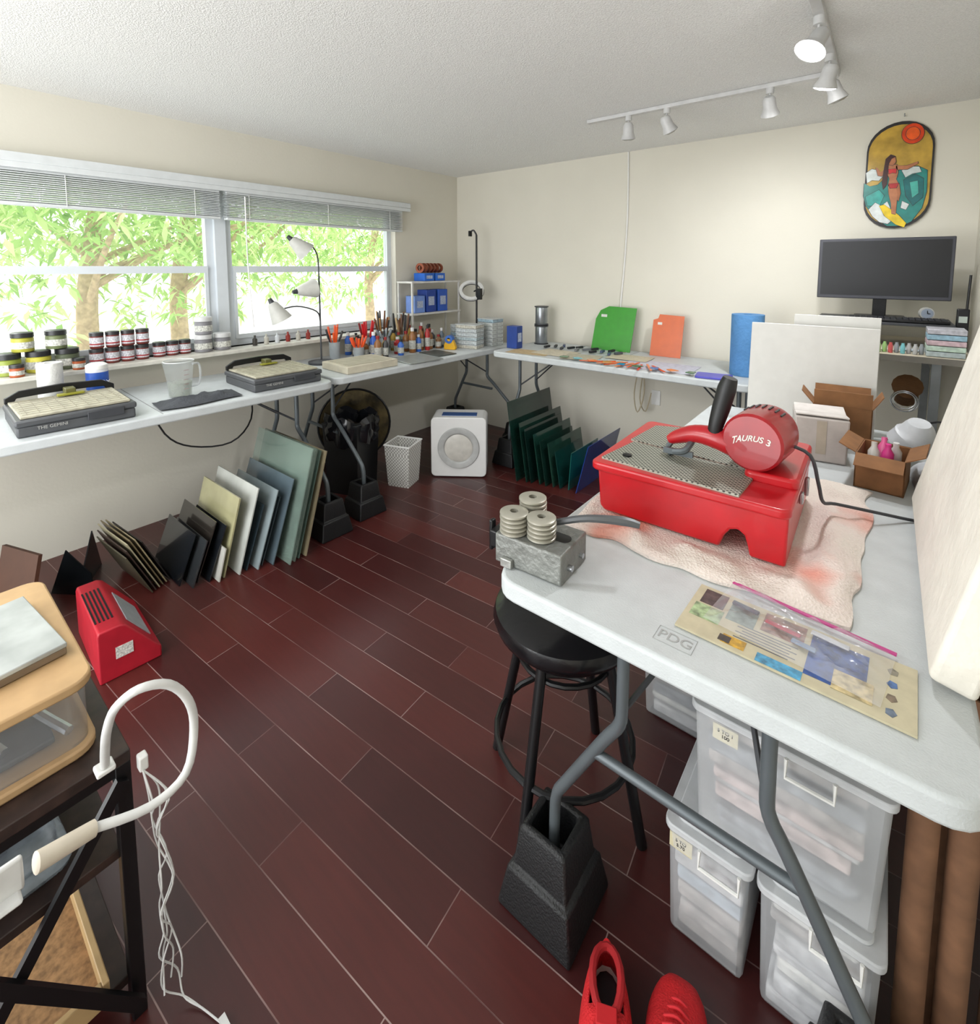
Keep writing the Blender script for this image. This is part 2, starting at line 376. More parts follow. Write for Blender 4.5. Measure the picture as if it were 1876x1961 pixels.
# towel
def towel():
    g=G(); nx,ny=110,110
    def pos(i,j):
        u=i/nx; v=j/ny
        a=Vector((-.66,1.13)).lerp(Vector((-.02,1.13)),u); b=Vector((-.62,1.88)).lerp(Vector((-.00,1.88)),u)
        p=a.lerp(b,v); e=min(u,1-u,v,1-v)
        w=noise.noise(Vector((u*5,v*5,3)))*.035*(1-min(e*4,1)) 
        x=p.x+w; y=p.y+noise.noise(Vector((v*6,u*6,9)))*.04*(1-min(e*4,1))
        under=(-.64<x<-.13 and 1.23<y<1.72)
        dx=max(-.64-x,x+.13,0); dy=max(1.23-y,y-1.72,0); dd=min(1,math.hypot(dx,dy)/.045)
        q=.5+.5*math.sin((x*1.3+y*.6+.10*noise.noise(Vector((x*5,y*5,2))))*26)
        f=q*q*.012+abs(noise.noise(Vector((x*7,y*7,1))))*.022
        z=.868+.006*min(1,e*40)+f*dd*min(1,e*18)+abs(noise.noise(Vector((x*95,y*95,5))))*.003
        if under: z=min(z,.877)
        return (x,y,z)
    vs=[pos(i,j) for j in range(ny+1) for i in range(nx+1)]
    bot=[(v[0],v[1],.8612) for v in vs]; N=len(vs)
    fs=[]
    for j in range(ny):
        for i in range(nx):
            a=j*(nx+1)+i; fs.append((a,a+1,a+nx+2,a+nx+1)); fs.append((N+a+nx+1,N+a+nx+2,N+a+1,N+a))
    for i in range(nx): fs.append((N+i,N+i+1,i+1,i)); k=ny*(nx+1)+i; fs.append((k,k+1,N+k+1,N+k))
    for j in range(ny): a=j*(nx+1); fs.append((a,a+nx+1,N+a+nx+1,N+a)); b=a+nx; fs.append((N+b,N+b+nx+1,b+nx+1,b))
    g.add(vs+bot,fs)
    m=D.materials.new('terry_towel'); m.use_nodes=True; nt=m.node_tree; b=nt.nodes['Principled BSDF']; b.inputs['Roughness'].default_value=.98
    tc=nt.nodes.new('ShaderNodeTexCoord'); n1=nt.nodes.new('ShaderNodeTexNoise'); n1.inputs['Scale'].default_value=5
    nt.links.new(tc.outputs['Object'],n1.inputs[0]); r=nt.nodes.new('ShaderNodeValToRGB')
    r.color_ramp.elements[0].position=.35; r.color_ramp.elements[0].color=lin('#ddd4ca'); r.color_ramp.elements[1].position=.76; r.color_ramp.elements[1].color=lin('#d98c7a')
    e=r.color_ramp.elements.new(.60); e.color=lin('#ddd0c8')
    nt.links.new(n1.outputs[0],r.inputs[0]); nt.links.new(r.outputs[0],b.inputs['Base Color'])
    n2=nt.nodes.new('ShaderNodeTexVoronoi'); n2.inputs['Scale'].default_value=190; nt.links.new(tc.outputs['Object'],n2.inputs['Vector'])
    bp=nt.nodes.new('ShaderNodeBump'); bp.inputs['Strength'].default_value=.7; bp.inputs['Distance'].default_value=.003; nt.links.new(n2.outputs['Distance'],bp.inputs['Height']); nt.links.new(bp.outputs[0],b.inputs['Normal'])
    solo('towel','stained pinkish white terry towel bunched under the saw','towel',g,m)
towel()

# metal block with disc stacks
B=thing('steel_fixture_block','grey cast metal block with slot and lever','tool',(-.61,.955,.861),rad(3))
part(B,'body',G().box(0,0,.036,.175,.13,.070),mat('#7f817d',.5,.5,bump=.5,bscale=60),.004)
part(B,'slot',G().prism(rr(.02,.075,-.012,.022,.015),.0705,.072),BLACK)
part(B,'side_clamp',G().box(-.098,-.02,.045,.026,.07,.04).box(-.116,-.035,.045,.010,.018,.075),BLACKM,.003)
part(B,'side_screw',G().cyl((.086,-.03,.03),(.098,-.03,.03),.007),CHROME)
part(B,'side_screw',G().cyl((.086,.03,.03),(.096,.03,.03),.006),CHROME)
part(B,'foot_tab',G().box(-.05,-.071,.012,.03,.012,.02),SIL,.002)
part(B,'lever',G().tube([(.0,.012,.083),(.04,.02,.100),(.10,.04,.118),(.17,.075,.118),(.205,.09,.112)],[.007,.008,.009,.011,.008],8),mat('#5b5d5f',.4,.4))
discm=mat('#b3b0a3',.35,.5)
for (x,y,n) in ((-.662,.918,5),(-.655,.988,6),(-.596,.936,5)):
    for k in range(n):
        solo('disc_spool','round silver metal disc with a centre hole','disc',
          G().lathe([(.010,0),(.031,0),(.034,.002),(.034,.006),(.029,.0085),(.010,.0085)],closed=True,n=28),discm,(x+random.uniform(-.001,.001),y,.9325+k*.0105),group='stacked metal discs on the block')

# stool
ST=thing('bar_stool','black round padded stool with ring footrests','stool',(-.672,1.185,0),0)
part(ST,'seat',G().lathe([(.02,.535),(.185,.535),(.20,.545),(.207,.565),(.200,.588),(.172,.603),(.09,.610),(.01,.611)],n=44),mat('#0d0d10',.25,bump=.1,bscale=40),label='black vinyl round cushion')
part(ST,'seat_rim',G().lathe([(.02,.510),(.165,.510),(.172,.522),(.172,.534),(.02,.534)],n=32),BLACKM)
for k in range(4):
    a=rad(3+90*k)
    part(ST,'leg',G().tube([(.13*math.cos(a),.13*math.sin(a),.51),(.175*math.cos(a),.175*math.sin(a),.30),(.238*math.cos(a),.238*math.sin(a),.0)],.0145,10,sm=3),BLACKM)
def ring(g,r,z,t,c=(0,0)):
    return g.tube([(c[0]+r*math.cos(i*pi/12),c[1]+r*math.sin(i*pi/12),z) for i in range(24)],t,8,sm=0,closed=True)
part(ST,'footrest',ring(G(),.197,.20,.009),BLACKM); part(ST,'upper_ring',ring(G(),.132,.455,.008),BLACKM)

# brochure + bag
PM=mat('#bfb699',.6,var=.15,scale=25)
P=thing('brochure','beige printed catalog page with blue panels','paper',(-.105,1.010,.8612),rad(-2))
part(P,'sheet',G().bx(-.18,.18,-.08,.08,0,.004),PM)
for nm,(x0,x1,y0,y1),c,zz in (('photo_print',(-.165,-.12,.02,.07),'#4c3d3a',0),('photo_print',(-.05,.02,.01,.07),'#8c6a5a',0),('photo_print',(-.11,-.06,.0,.06),'#7a8a80',0),('green_panel',(-.17,-.115,-.03,.015),'#9ab083',0),('yellow_panel',(-.10,-.06,-.07,-.045),'#c89a1a',0),('dark_panel',(-.105,-.085,-.068,-.05),'#3a3020',1),('blue_panel',(.03,.115,-.055,.06),'#1f4a90',0),('map_panel',(.07,.125,-.06,-.01),'#c0ae80',1),('cyan_panel',(-.04,.03,-.078,-.055),'#3f95bc',0)):
    part(P,nm,G().bx(x0,x1,y0,y1,.0041+.0004*zz,.0046+.0004*zz),mat(c,.5,var=.6,scale=70))
for r in range(4):
    part(P,'small_print',G().prism([(.148+.008*math.cos(a),-.055+r*.034+.010*math.sin(a)) for a in [k*2*pi/5+r for k in range(5)]],.0041,.0046),mat(['#6c7a8c','#7a6a58','#4c6a9a','#8a8474'][r],.6,var=.5,scale=70))
for k in range(6): part(P,'text_line',G().box(-.04+.01*(k%2),-.04+k*.008,.0043,.09,.002,.0005),mat('#5f6068',.6))
g=G(); nx,ny=60,40; vs=[]
for j in range(ny+1):
    for i in range(nx+1):
        u=i/nx;v=j/ny; x=-.14+.28*u; y=-.075+.15*v; e=min(u,1-u,v,1-v)
        rn=lambda p:1-abs(noise.noise(p))*2
        vs.append((x,y,.003+min(1,e*8)*(.010+.008*noise.noise(Vector((u*4,v*3,2)))+.008*rn(Vector((u*7,v*5,2)))+.003*rn(Vector((u*16,v*11,6))))))
fs=[(j*(nx+1)+i,j*(nx+1)+i+1,(j+1)*(nx+1)+i+1,(j+1)*(nx+1)+i) for j in range(ny) for i in range(nx)]
g.add(vs,fs)
BG=thing('zip_bag','clear plastic zip bag with pink seal strip','bag',(-.10,1.040,.866),rad(-8))
part(BG,'film',g,mat('#dcdce2',.08,alpha=.24,coat=1),smooth=True)
part(BG,'zip_strip',G().box(0,.078,.004,.28,.008,.003),mat('#b83c82',.4))
for (x,y,w_,d_,c) in ((-.09,.01,.05,.012,'#46505e'),(-.02,.0,.06,.010,'#b0384a'),(.02,-.02,.04,.012,'#7d8fa8'),(.05,.03,.06,.012,'#c8cad0')):
    part(BG,'contents',G().box(x,y,.006,w_,d_,.004),mat(c,.6),.002)

# slab leaning against wall
solo('foam_slab','off-white rough foam slab leaning against the wall','foam',G().box(0,0,.39,.062,.82,.78),mat('#e2ded4',.95,var=.10,scale=6,bump=.9,bscale=18),(.118,1.46,.872),0,.010,ry=rad(12),seg=3)

# storage bins
def bin_(x0,x1,y0,y1,z0,z1,label,txt=None):
    w=x1-x0;d=y1-y0;h=z1-z0-.004
    t=thing('storage_bin',label,'bin',((x0+x1)/2,(y0+y1)/2,z0),group='clear plastic bins under the table')
    cl=mat('#eef1f4',.3,alpha=.34,var=.05)
    g=G(); tp=.93
    a,b=w/2-.008,d/2-.008
    vs=[(-a*tp,-b*tp,0),(a*tp,-b*tp,0),(a*tp,b*tp,0),(-a*tp,b*tp,0),(-a,-b,h-.025),(a,-b,h-.025),(a,b,h-.025),(-a,b,h-.025)]
    g.add(vs,[(3,2,1,0),(0,1,5,4),(1,2,6,5),(2,3,7,6),(3,0,4,7)])
    part(t,'tub',g,cl,.012)
    part(t,'lid',G().prism(rr(-w/2,w/2,-d/2,d/2,.02),h-.025,h-.008).prism(rr(-w/2+.02,w/2-.02,-d/2+.02,d/2-.02,.02),h-.008,h),mat('#e6e9ec',.35,alpha=.55),.003)
    part(t,'latch',G().tube([(w*.10+.05,-d/2-.004,h-.02),(w*.10+.05,-d/2-.010,h-.055),(w*.10-.03,-d/2-.010,h-.055),(w*.10-.03,-d/2-.004,h-.02)],.004,6,sm=0),WHITE)
    zz=.012
    cm=['#c9cacc','#a39d9a','#d6c6c4','#aab6c2','#8f949a','#dcdcd8']
    while zz<h-.07:
        hh=random.uniform(.022,.045)
        part(t,'contents',G().box(random.uniform(-.008,.008),random.uniform(-.01,.01),zz+hh/2,w*random.uniform(.66,.80),d*.84,hh-.004),mat(random.choice(cm),.8,var=.45,scale=30),.006); zz+=hh
    if txt:
        part(t,'tape_label',G().box(-w*.30,-d/2+.0115,h-.055,.05,.003,.035),mat('#d2caa8',.7))
        text(t,'handwriting',txt,.011,BLACK,(-w*.30,-d/2+.0095,h-.055),(rad(90),0,0))
    return t
bin_(-.335,-.150,1.06,1.42,0,.30,'clear plastic bin with white lid on the floor','5 TO\n5.70')
bin_(-.145,.070,1.06,1.42,0,.30,'clear plastic bin standing beside the paper rolls')
bin_(-.290,.070,1.07,1.42,.302,.615,'large clear bin stacked on two smaller bins','5 TO 1\n100')
bin_(-.60,-.34,1.58,1.98,0,.30,'clear bin behind the stool on the floor')
bin_(-.32,.07,1.48,1.90,0,.31,'clear bin behind the stacked bins')
bin_(-.32,.07,1.48,1.90,.312,.62,'clear bin stacked at the back')
for x,y,h,lb in ((.110,1.175,.78,'brown cardboard tube standing beside the bins'),(.170,1.20,.79,'brown cardboard tube standing next to another'),(.135,1.26,.74,'brown paper roll behind other tubes'),(.24,1.25,.80,'brown cardboard tube leaning near the wall')):
    solo('cardboard_tube',lb,'tube',G().lathe([(.024,0),(.024,h),(.019,h),(.019,.0)],closed=True,n=24),mat('#7d5940',.8,var=.3),(x,y,0),group='brown cardboard tubes')

# shoes
def shoe(loc,rz,label,mir):
    t=thing('sneaker',label,'shoe',loc,rz,group='pair of red sneakers')
    L=18;n=24
    def hw(u): return .051*math.sqrt(max(.03,1-(abs(u-.5)*2)**3.0))*(.82+.30*min(1,u*1.4))
    out=[]
    for i in range(L+1): out.append((hw(i/L)*1.05,-.143+.286*i/L))
    pts=out+[(-a,b) for a,b in reversed(out)]
    part(t,'sole',G().prism(pts,0,.024),mat('#d6d0cc',.6),.004)
    g=G(); vs=[];fs=[]
    for i in range(L+1):
        u=i/L; y=-.138+.276*u; w=hw(u)
        hh=.100 if u<.38 else .100-.050*((u-.38)/.62)**.85
        if u<.06: hh=.092
        if u>.92: hh*=1-.45*(u-.92)/.08
        for j in range(n):
            a=pi*j/(n-1); x=math.cos(a); z=max(0,math.sin(a))
            vs.append((w*(abs(x)**.75)*(1 if x>0 else -1),y,.02+(hh-.02)*z**.7))
    for i in range(L):
        for j in range(n-1):
            a=i*n+j; u=(i+.5)/L
            if .07<u<.40 and 7<=j<=n-9: continue
            fs.append((a,a+1,a+n+1,a+n))
    fs.append(list(range(n))); fs.append(list(range(L*n,L*n+n))[::-1])
    g.add(vs,fs); o=part(t,'upper',g,mat('#c40e17',.75,bump=.5,bscale=260)); 
    sd=o.modifiers.new('solid','SOLIDIFY'); sd.thickness=.004
    part(t,'insole',G().ell((0,-.06,.035),(.034,.062,.012)),mat('#25262a',.8))
    part(t,'collar',G().tube([(.029*math.cos(a),-.072+.052*math.sin(a),.096+.004*math.cos(2*a)) for a in [i*pi/8 for i in range(16)]],.008,8,sm=0,closed=True),mat('#980c14',.8))
    for k in range(5):
        y=-.002+k*.018; z=.099-.0075*k
        part(t,'lace',G().tube([(-.024,y,z-.006),(0,y+.003,z+.004),(.024,y,z-.006)],.003,6),mat('#d0222c',.8))
    part(t,'tongue',G().box(0,-.014,.103,.040,.03,.006),mat('#b8111a',.8),.002)
shoe((-.342,.785,0),rad(205),'red mesh sneaker with open collar and laces',1)
shoe((-.236,.855,0),rad(10),'red mesh sneaker with rounded toe',-1)

# ---------------------------------------------------------------- cart
CT=thing('side_cart','black metal frame cart with dark wood shelves','cart',(-1.40,.075,0))
wd=mat('#33241f',.5,var=.5,scale=30)
part(CT,'shelf',G().box(0,0,.588,.54,.37,.024),wd,.002,label='dark wood top shelf')
part(CT,'shelf',G().box(0,0,.375,.50,.33,.020),wd,.002,label='dark wood middle shelf')
part(CT,'shelf',G().box(0,0,.085,.50,.33,.020),wd,.002,label='dark wood bottom shelf')
for sx in (-1,1):
    for sy in (-1,1):
        part(CT,'leg',G().box(sx*.255,sy*.172,.288,.026,.026,.576),BLACKM,.002)
    for s in (1,-1):
        g=G().at(sx*(.272 if s>0 else .2845),0,.30,rx=s*math.atan2(.50,.34)).box(0,0,0,.012,.60,.022)
        part(CT,'cross_brace',g,BLACKM)
for sx in (-1,1): part(CT,'rail',G().box(sx*.255,0,.565,.022,.33,.02),BLACKM)
X=thing('tool_organizer','clear plastic box of pliers with wooden rims','organizer',(-1.42,.095,.601))
clear=mat('#bfc2c6',.1,alpha=.28,coat=1)
part(X,'lower_tray',G().prism(rr(-.25,.24,-.16,.13,.04),.0,.018),mat('#b3926a',.5),.004)
part(X,'wall',G().prism(rr(-.235,.225,-.15,.12,.03),.018,.135),clear)
part(X,'lid',G().prism(rr(-.25,.24,-.16,.13,.04),.136,.156),mat('#b8966b',.45,var=.12),.004)
for a,b,c in (((.0,-.1,.04),(.1,-.06,.05),(.17,-.0,.045)),((-.02,-.06,.05),(.09,-.03,.06),(.17,-.0,.045)),((.05,.05,.04),(.12,.06,.05),(.2,.09,.04))):
    part(X,'pliers',G().tube([a,b,c],.009,8),CHROME)
part(X,'tool_pouch',G().box(.05,-.02,.03,.28,.18,.012),mat('#35373b',.5,var=.4),.003)
part(X,'tool_handle',G().box(.12,-.09,.05,.14,.03,.02),mat('#8a2a30',.5,var=.4),.003)
MT=solo('marble_tile','grey marble tile lying on the organizer','tile',G().box(0,0,.020,.27,.22,.010).box(0,0,.0075,.268,.218,.015,1),[mat('#a9adab',.35,var=.30,scale=11),mat('#7b6a56',.8)],(-1.41,.080,.7585),rad(6),.002)
solo('wooden_board','small brown wooden board on the middle shelf','board',G().box(0,0,.009,.12,.14,.018),mat('#8b7258',.6),(-1.58,.02,.3865),rad(4),.002)
DR=thing('cork_tray','pale wooden tray with cork bottom','tray',(-1.34,.06,.0965))
part(DR,'cork',G().box(0,0,.012,.40,.26,.010),mat('#94704a',.9,var=.4,scale=90))
for a in ((0,-.135,.42,.012),(0,.135,.42,.012),(.204,0,.012,.258),(-.204,0,.012,.258)):
    part(DR,'rim',G().box(a[0],a[1],.025,a[2],a[3],.05),mat('#b3966a',.5),.002)
solo('plastic_pouch','crumpled clear plastic pouch on the shelf','pouch',G().prism(rr(-.13,.13,-.1,.1,.03),0,.03).prism(rr(-.11,.12,-.09,.08,.03),.03,.09),mat('#a5afb8',.2,alpha=.6,var=.5,bump=.6,bscale=20),(-1.31,.07,.3865),.05,.015)
GN=thing('phone_holder','white flexible gooseneck phone holder','holder',(0,0,0))
part(GN,'gooseneck',G().tube([(-1.01,.175,.60),(-.99,.25,.585),(-.99,.31,.60),(-1.01,.335,.66),(-1.015,.33,.72),(-1.02,.30,.772),(-1.03,.255,.788),(-1.055,.225,.758),(-1.075,.215,.71),(-1.10,.215,.655),(-1.11,.215,.615)],.0078,12),mat('#ccccca',.45))
part(GN,'grip',G().tube([(-1.00,.100,.620),(-1.01,.175,.60)],[.0155,.013],14,sm=0),mat('#c9bfae',.5))
part(GN,'bracket',G().box(-.995,.035,.628,.010,.10,.055).box(-.985,.03,.601,.03,.10,.008).box(-.987,.03,.657,.02,.03,.008),mat('#ccccca',.4),.004)
part(GN,'clamp_top',G().box(-1.115,.215,.607,.03,.03,.010),WHITE,.003)
part(GN,'clamp_base',G().box(-1.115,.275,.57,.02,.016,.03),WHITE,.003)
g=G(); random.seed(4)
for k in range(5):
    pts=[(-1.105,.272,.56)]
    for q in range(1,9):
        z=.56-q*.062
        pts.append((-1.095+random.uniform(-.018,.022),.283+random.uniform(-.008,.028),z))
    if k<2: pts+= [(-1.08,.31,.02),(-1.04,.33,.006),(-.99,.345,.006)]
    g.tube(pts,.0017,6,sm=5)
g.box(-.975,.35,.006,.04,.012,.009)
solo('white_cables','tangle of thin white cables hanging beside the cart','cable',g,mat('#c8c8c6',.5)); random.seed(12)

# red box on floor
R=thing('red_machine','red wedge-shaped bench machine on the floor','machine',(-2.37,.54,0),rad(-3))
pink=mat('#a81a2a',.4,var=.12)
part(R,'body',G().prism([(-.10,0),(.10,0),(.10,.045),(.085,.06),(-.01,.195),(-.03,.205),(-.095,.205),(-.10,.19)],-.24,.17,'yz'),pink,.006,seg=3)
nrm=Vector((0,.135,.095)).normalized()
def sl(x,t,o): 
    p=Vector((x,.085-.095*t,.06+.135*t))+nrm*o; return tuple(p)
part(R,'sloped_panel',G().add([sl(-.13,.1,.001),sl(.11,.1,.001),sl(.11,.88,.001),sl(-.13,.88,.001),sl(-.13,.1,.004),sl(.11,.1,.004),sl(.11,.88,.004),sl(-.13,.88,.004)],[(0,1,2,3),(7,6,5,4),(0,4,5,1),(1,5,6,2),(2,6,7,3),(3,7,4,0)]),mat('#b2b8bc',.4,.2))
for k in range(5): part(R,'vent_slot',G().box(-.03,-.090+k*.013,.2057,.26,.006,.002),BLACK)
part(R,'sticker',G().box(.1712,-.02,.10,.002,.055,.045),mat('#d5d3cd',.5,var=.5,scale=150))

# ---------------------------------------------------------------- glass sheets
GA='glass sheets stored under the window tables'
def sheet(x0,x1,y,h,lean,hexc,th=.005,alpha=1,rough=.2,lab='sheet',rz=0):
    w=x1-x0
    return solo('glass_sheet',lab,'glass',G().bx(-w/2,w/2,0,th,0,h),mat(hexc,rough,alpha=alpha,var=.22,scale=5,coat=.6),((x0+x1)/2,y,.003),rad(rz),0,group=GA,rx=-math.atan2(lean,h))
sp=[
(-2.95,-2.36,1.27,.60,.16,'#8a9f94',.006,.40,'large clear pale green glass sheet leaning under the table'),
(-2.93,-2.37,1.30,.59,.16,'#6f7d72',.008,.6,'clear glass board leaning behind the first sheet'),
(-2.95,-2.38,1.33,.57,.16,'#5f766c',.006,.7,'green tinted glass sheet in the leaning stack'),
(-2.93,-2.37,1.365,.56,.15,'#8b8168',.008,1,'tan board at the back of the leaning stack'),
(-2.92,-2.43,1.215,.44,.14,'#5c6b73',.005,.85,'grey blue glass sheet in the stack'),
(-2.84,-2.47,1.175,.35,.12,'#3f4d54',.005,.9,'dark grey glass sheet in the stack'),
(-2.90,-2.45,1.145,.40,.13,'#96a3a6',.005,.85,'pale grey glass sheet in the stack'),
(-2.86,-2.49,1.105,.33,.11,'#2f3f47',.005,.95,'dark slate glass sheet in the stack'),
(-2.95,-2.48,1.065,.43,.12,'#bcbfb9',.006,1,'opaque white glass sheet in the stack'),
(-2.95,-2.52,1.005,.39,.10,'#a9a57f',.008,1,'cream glass sheet with a white edge'),
(-2.86,-2.50,.975,.16,.04,'#c9c8c0',.006,1,'short white glass piece before a cream sheet'),
(-2.90,-2.54,.945,.27,.10,'#1b1e22',.005,1,'black glass sheet leaning on a cream one'),
(-2.98,-2.58,.905,.29,.11,'#2a2622',.005,1,'dark brown glass sheet in the dark stack'),
(-2.93,-2.55,.875,.22,.08,'#303335',.005,1,'dark grey glass offcut in the stack'),
(-2.96,-2.62,.84,.24,.09,'#15191e',.005,1,'small black glass sheet in the stack'),
]
for (a,b,y,h,l,c,th,al,lb) in sp: sheet(a,b,y,h,l,c,th,al,lab=lb)
for k,(h,c,lb) in enumerate(((.27,'#262220','dark glass strip leaning toward the room end'),(.30,'#9a8e6e','cream glass strip leaning sideways'),(.31,'#6d6148','tan glass strip leaning sideways'),(.30,'#9f987c','pale glass strip leaning sideways'),(.27,'#3c302a','brown black glass strip leaning sideways'),(.24,'#4f4b3c','olive glass strip leaning sideways'))):
    solo('glass_sheet',lb,'glass',G().bx(-.17,.17,0,.005,0,h),mat(c,.35),(-2.88+.01*k,.815-k*.018,.006),rad(5),group=GA,rx=rad(24))
for (x,y,h,rz,lb) in ((-2.95,.50,.22,35,'pointed black glass shard standing by the wall'),(-3.05,.60,.23,-30,'triangular black glass shard by the wall'),(-2.98,.35,.20,30,'small black glass offcut by the wall')):
    solo('glass_offcut',lb,'glass',G().prism([(-.11,0),(.11,0),(.10,h*.5),(-.02,h)],0,.005,'xz'),mat('#15181b',.2),(x,y,.001),rad(rz),group='dark glass offcuts by the wall')
solo('wood_board','brown wooden board leaning by the wall','board',G().bx(-.12,.12,0,.015,0,.36),mat('#4a2e20',.6),(-2.80,.25,.002),rad(20),rx=rad(-12))

for (x,y0,y1,h,l,c,lb,al) in ((-2.03,2.84,3.42,.58,-.09,'#16362e','large dark green glass sheet under the back table',.85),(-1.965,2.87,3.45,.43,-.07,'#1d4036','wide dark green glass sheet under the table',.8),(-1.93,2.88,3.40,.39,-.065,'#14302a','very dark green glass sheet',.85),(-1.87,2.90,3.42,.36,-.06,'#234c41','green glass sheet with bright edge',.8),(-1.82,2.90,3.36,.32,-.055,'#193830','small dark green glass sheet',.85),(-1.77,2.92,3.40,.31,-.05,'#2a4f43','green ribbed glass sheet standing upright',.8),(-1.72,2.93,3.30,.26,-.045,'#14403c','teal glass offcut under the table',.85),(-1.665,2.95,3.35,.27,.02,'#1a625c','bright teal glass sheet standing',.9),(-1.60,2.94,3.45,.36,.09,'#183e90','cobalt blue glass sheet leaning',.92)):
    solo('green_glass_sheet' if 'blue' not in lb else 'blue_glass_sheet',lb,'glass',G().bx(0,.005,0,y1-y0,0,h),mat(c,.12,coat=.6,alpha=al,var=.3,scale=5),(x,y0,.002),0,ry=math.atan2(l,h),group='coloured glass sheets under the back table')

# air purifier
A=thing('air_purifier','white square air purifier with round front grille','air purifier',(-2.47,2.72,0),rad(36))
part(A,'body',G().prism(rr(-.205,.205,.006,.453,.035),-.11,.11,'xz'),mat('#d3d3d1',.35,var=.02),.006)
part(A,'front_ring',G().lathe([(.105,-.113),(.155,-.113),(.150,-.122),(.118,-.122),(.108,-.118)],at=(0,0,.225),axis='y',closed=True,n=48),mat('#a9aaa8',.4))
part(A,'front_disc',G().lathe([(.005,-.118),(.09,-.118),(.104,-.113),(.104,-.111)],at=(0,0,.225),axis='y',n=48),mat('#c0bdb5',.4))
part(A,'control_panel',G().box(0,-.02,.4545,.26,.08,.004),mat('#2b4f86',.3))
part(A,'foot',G().box(0,-.08,.003,.34,.02,.006),DKGREY)
# basket
BK=thing('storage_basket','white perforated plastic basket','basket',(-2.66,2.32,0),rad(20))
g=G(); w0,w1,h=.080,.098,.30
vs=[(-w0,-w0,0),(w0,-w0,0),(w0,w0,0),(-w0,w0,0),(-w1,-w1,h),(w1,-w1,h),(w1,w1,h),(-w1,w1,h)]
g.add(vs,[(3,2,1,0),(0,1,5,4),(1,2,6,5),(2,3,7,6),(3,0,4,7)])
wm=D.materials.new('woven_plastic'); wm.use_nodes=True; nt=wm.node_tree; b=nt.nodes['Principled BSDF']; ck=nt.nodes.new('ShaderNodeTexChecker'); ck.inputs['Scale'].default_value=85; ck.inputs['Color1'].default_value=lin('#dcdbd6'); ck.inputs['Color2'].default_value=lin('#9a9993'); tc=nt.nodes.new('ShaderNodeTexCoord'); nt.links.new(tc.outputs['Object'],ck.inputs[0]); nt.links.new(ck.outputs[0],b.inputs['Base Color'])
part(BK,'body',g,wm); part(BK,'rim',G().tube([(-w1,-w1,h),(w1,-w1,h),(w1,w1,h),(-w1,w1,h)],.007,8,sm=0,closed=True),WHITE)
# trash can
TC=thing('trash_can','black plastic trash can lined with a glossy bag','trash can',(-2.88,2.04,0),rad(20))
r2=math.sqrt(2)
part(TC,'body',G().lathe([(.12*r2,0),(.138*r2,.48),(.141*r2,.48),(.141*r2,.495),(.12*r2,.495),(.10*r2,.05)],n=4,rot=pi/4),mat('#131416',.4),.015)
g=G(); vs=[];fs=[];n=40
for k,(r,z) in enumerate(((.115,.43),(.125,.515),(.165,.53),(.180,.48),(.176,.42),(.165,.36))):
    for i in range(n):
        a=2*pi*i/n; q=1+.07*math.sin(a*7+k)+.05*math.sin(a*13+2*k)
        vs.append((r*q*math.cos(a),r*q*math.sin(a),z+.022*math.sin(a*5+k)))
for k in range(5):
    for i in range(n): fs.append((k*n+i,k*n+(i+1)%n,(k+1)*n+(i+1)%n,(k+1)*n+i))
part(TC,'liner_bag',g.add(vs,fs),mat('#141519',.15,var=.3))
RF=thing('photo_reflector','round black and dull gold photo reflector disc','reflector',(-3.12,2.24,.36),rad(55),rx=rad(-8))
part(RF,'fabric',G().lathe([(.01,0),(.15,.004),(.265,0),(.265,.003),(.15,.007),(.01,.003)],axis='y',n=40),mat('#4a4028',.3,.6,var=.95,scale=9,bump=.6,bscale=12))
part(RF,'rim',G().tube([(.265*math.cos(i*pi/20),0,.265*math.sin(i*pi/20)) for i in range(40)],.008,8,sm=0,closed=True),BLACK)
solo('power_cable','black cable hanging under the window tables','cable',G().tube([(-3.3,.95,.80),(-3.2,1.0,.60),(-3.1,1.1,.52),(-3.05,1.3,.50),(-3.1,1.45,.60),(-3.2,1.5,.78)],.005,6),BLACK)
solo('coiled_cord','pale cord loops hanging under the back table','cable',G().tube([(-1.45,3.66,.84),(-1.47,3.60,.6),(-1.44,3.60,.45),(-1.40,3.62,.6),(-1.42,3.64,.83)],.005,6).tube([(-1.42,3.66,.80),(-1.44,3.64,.55),(-1.40,3.66,.45),(-1.36,3.66,.6)],.005,6),mat('#b5a98e',.6))

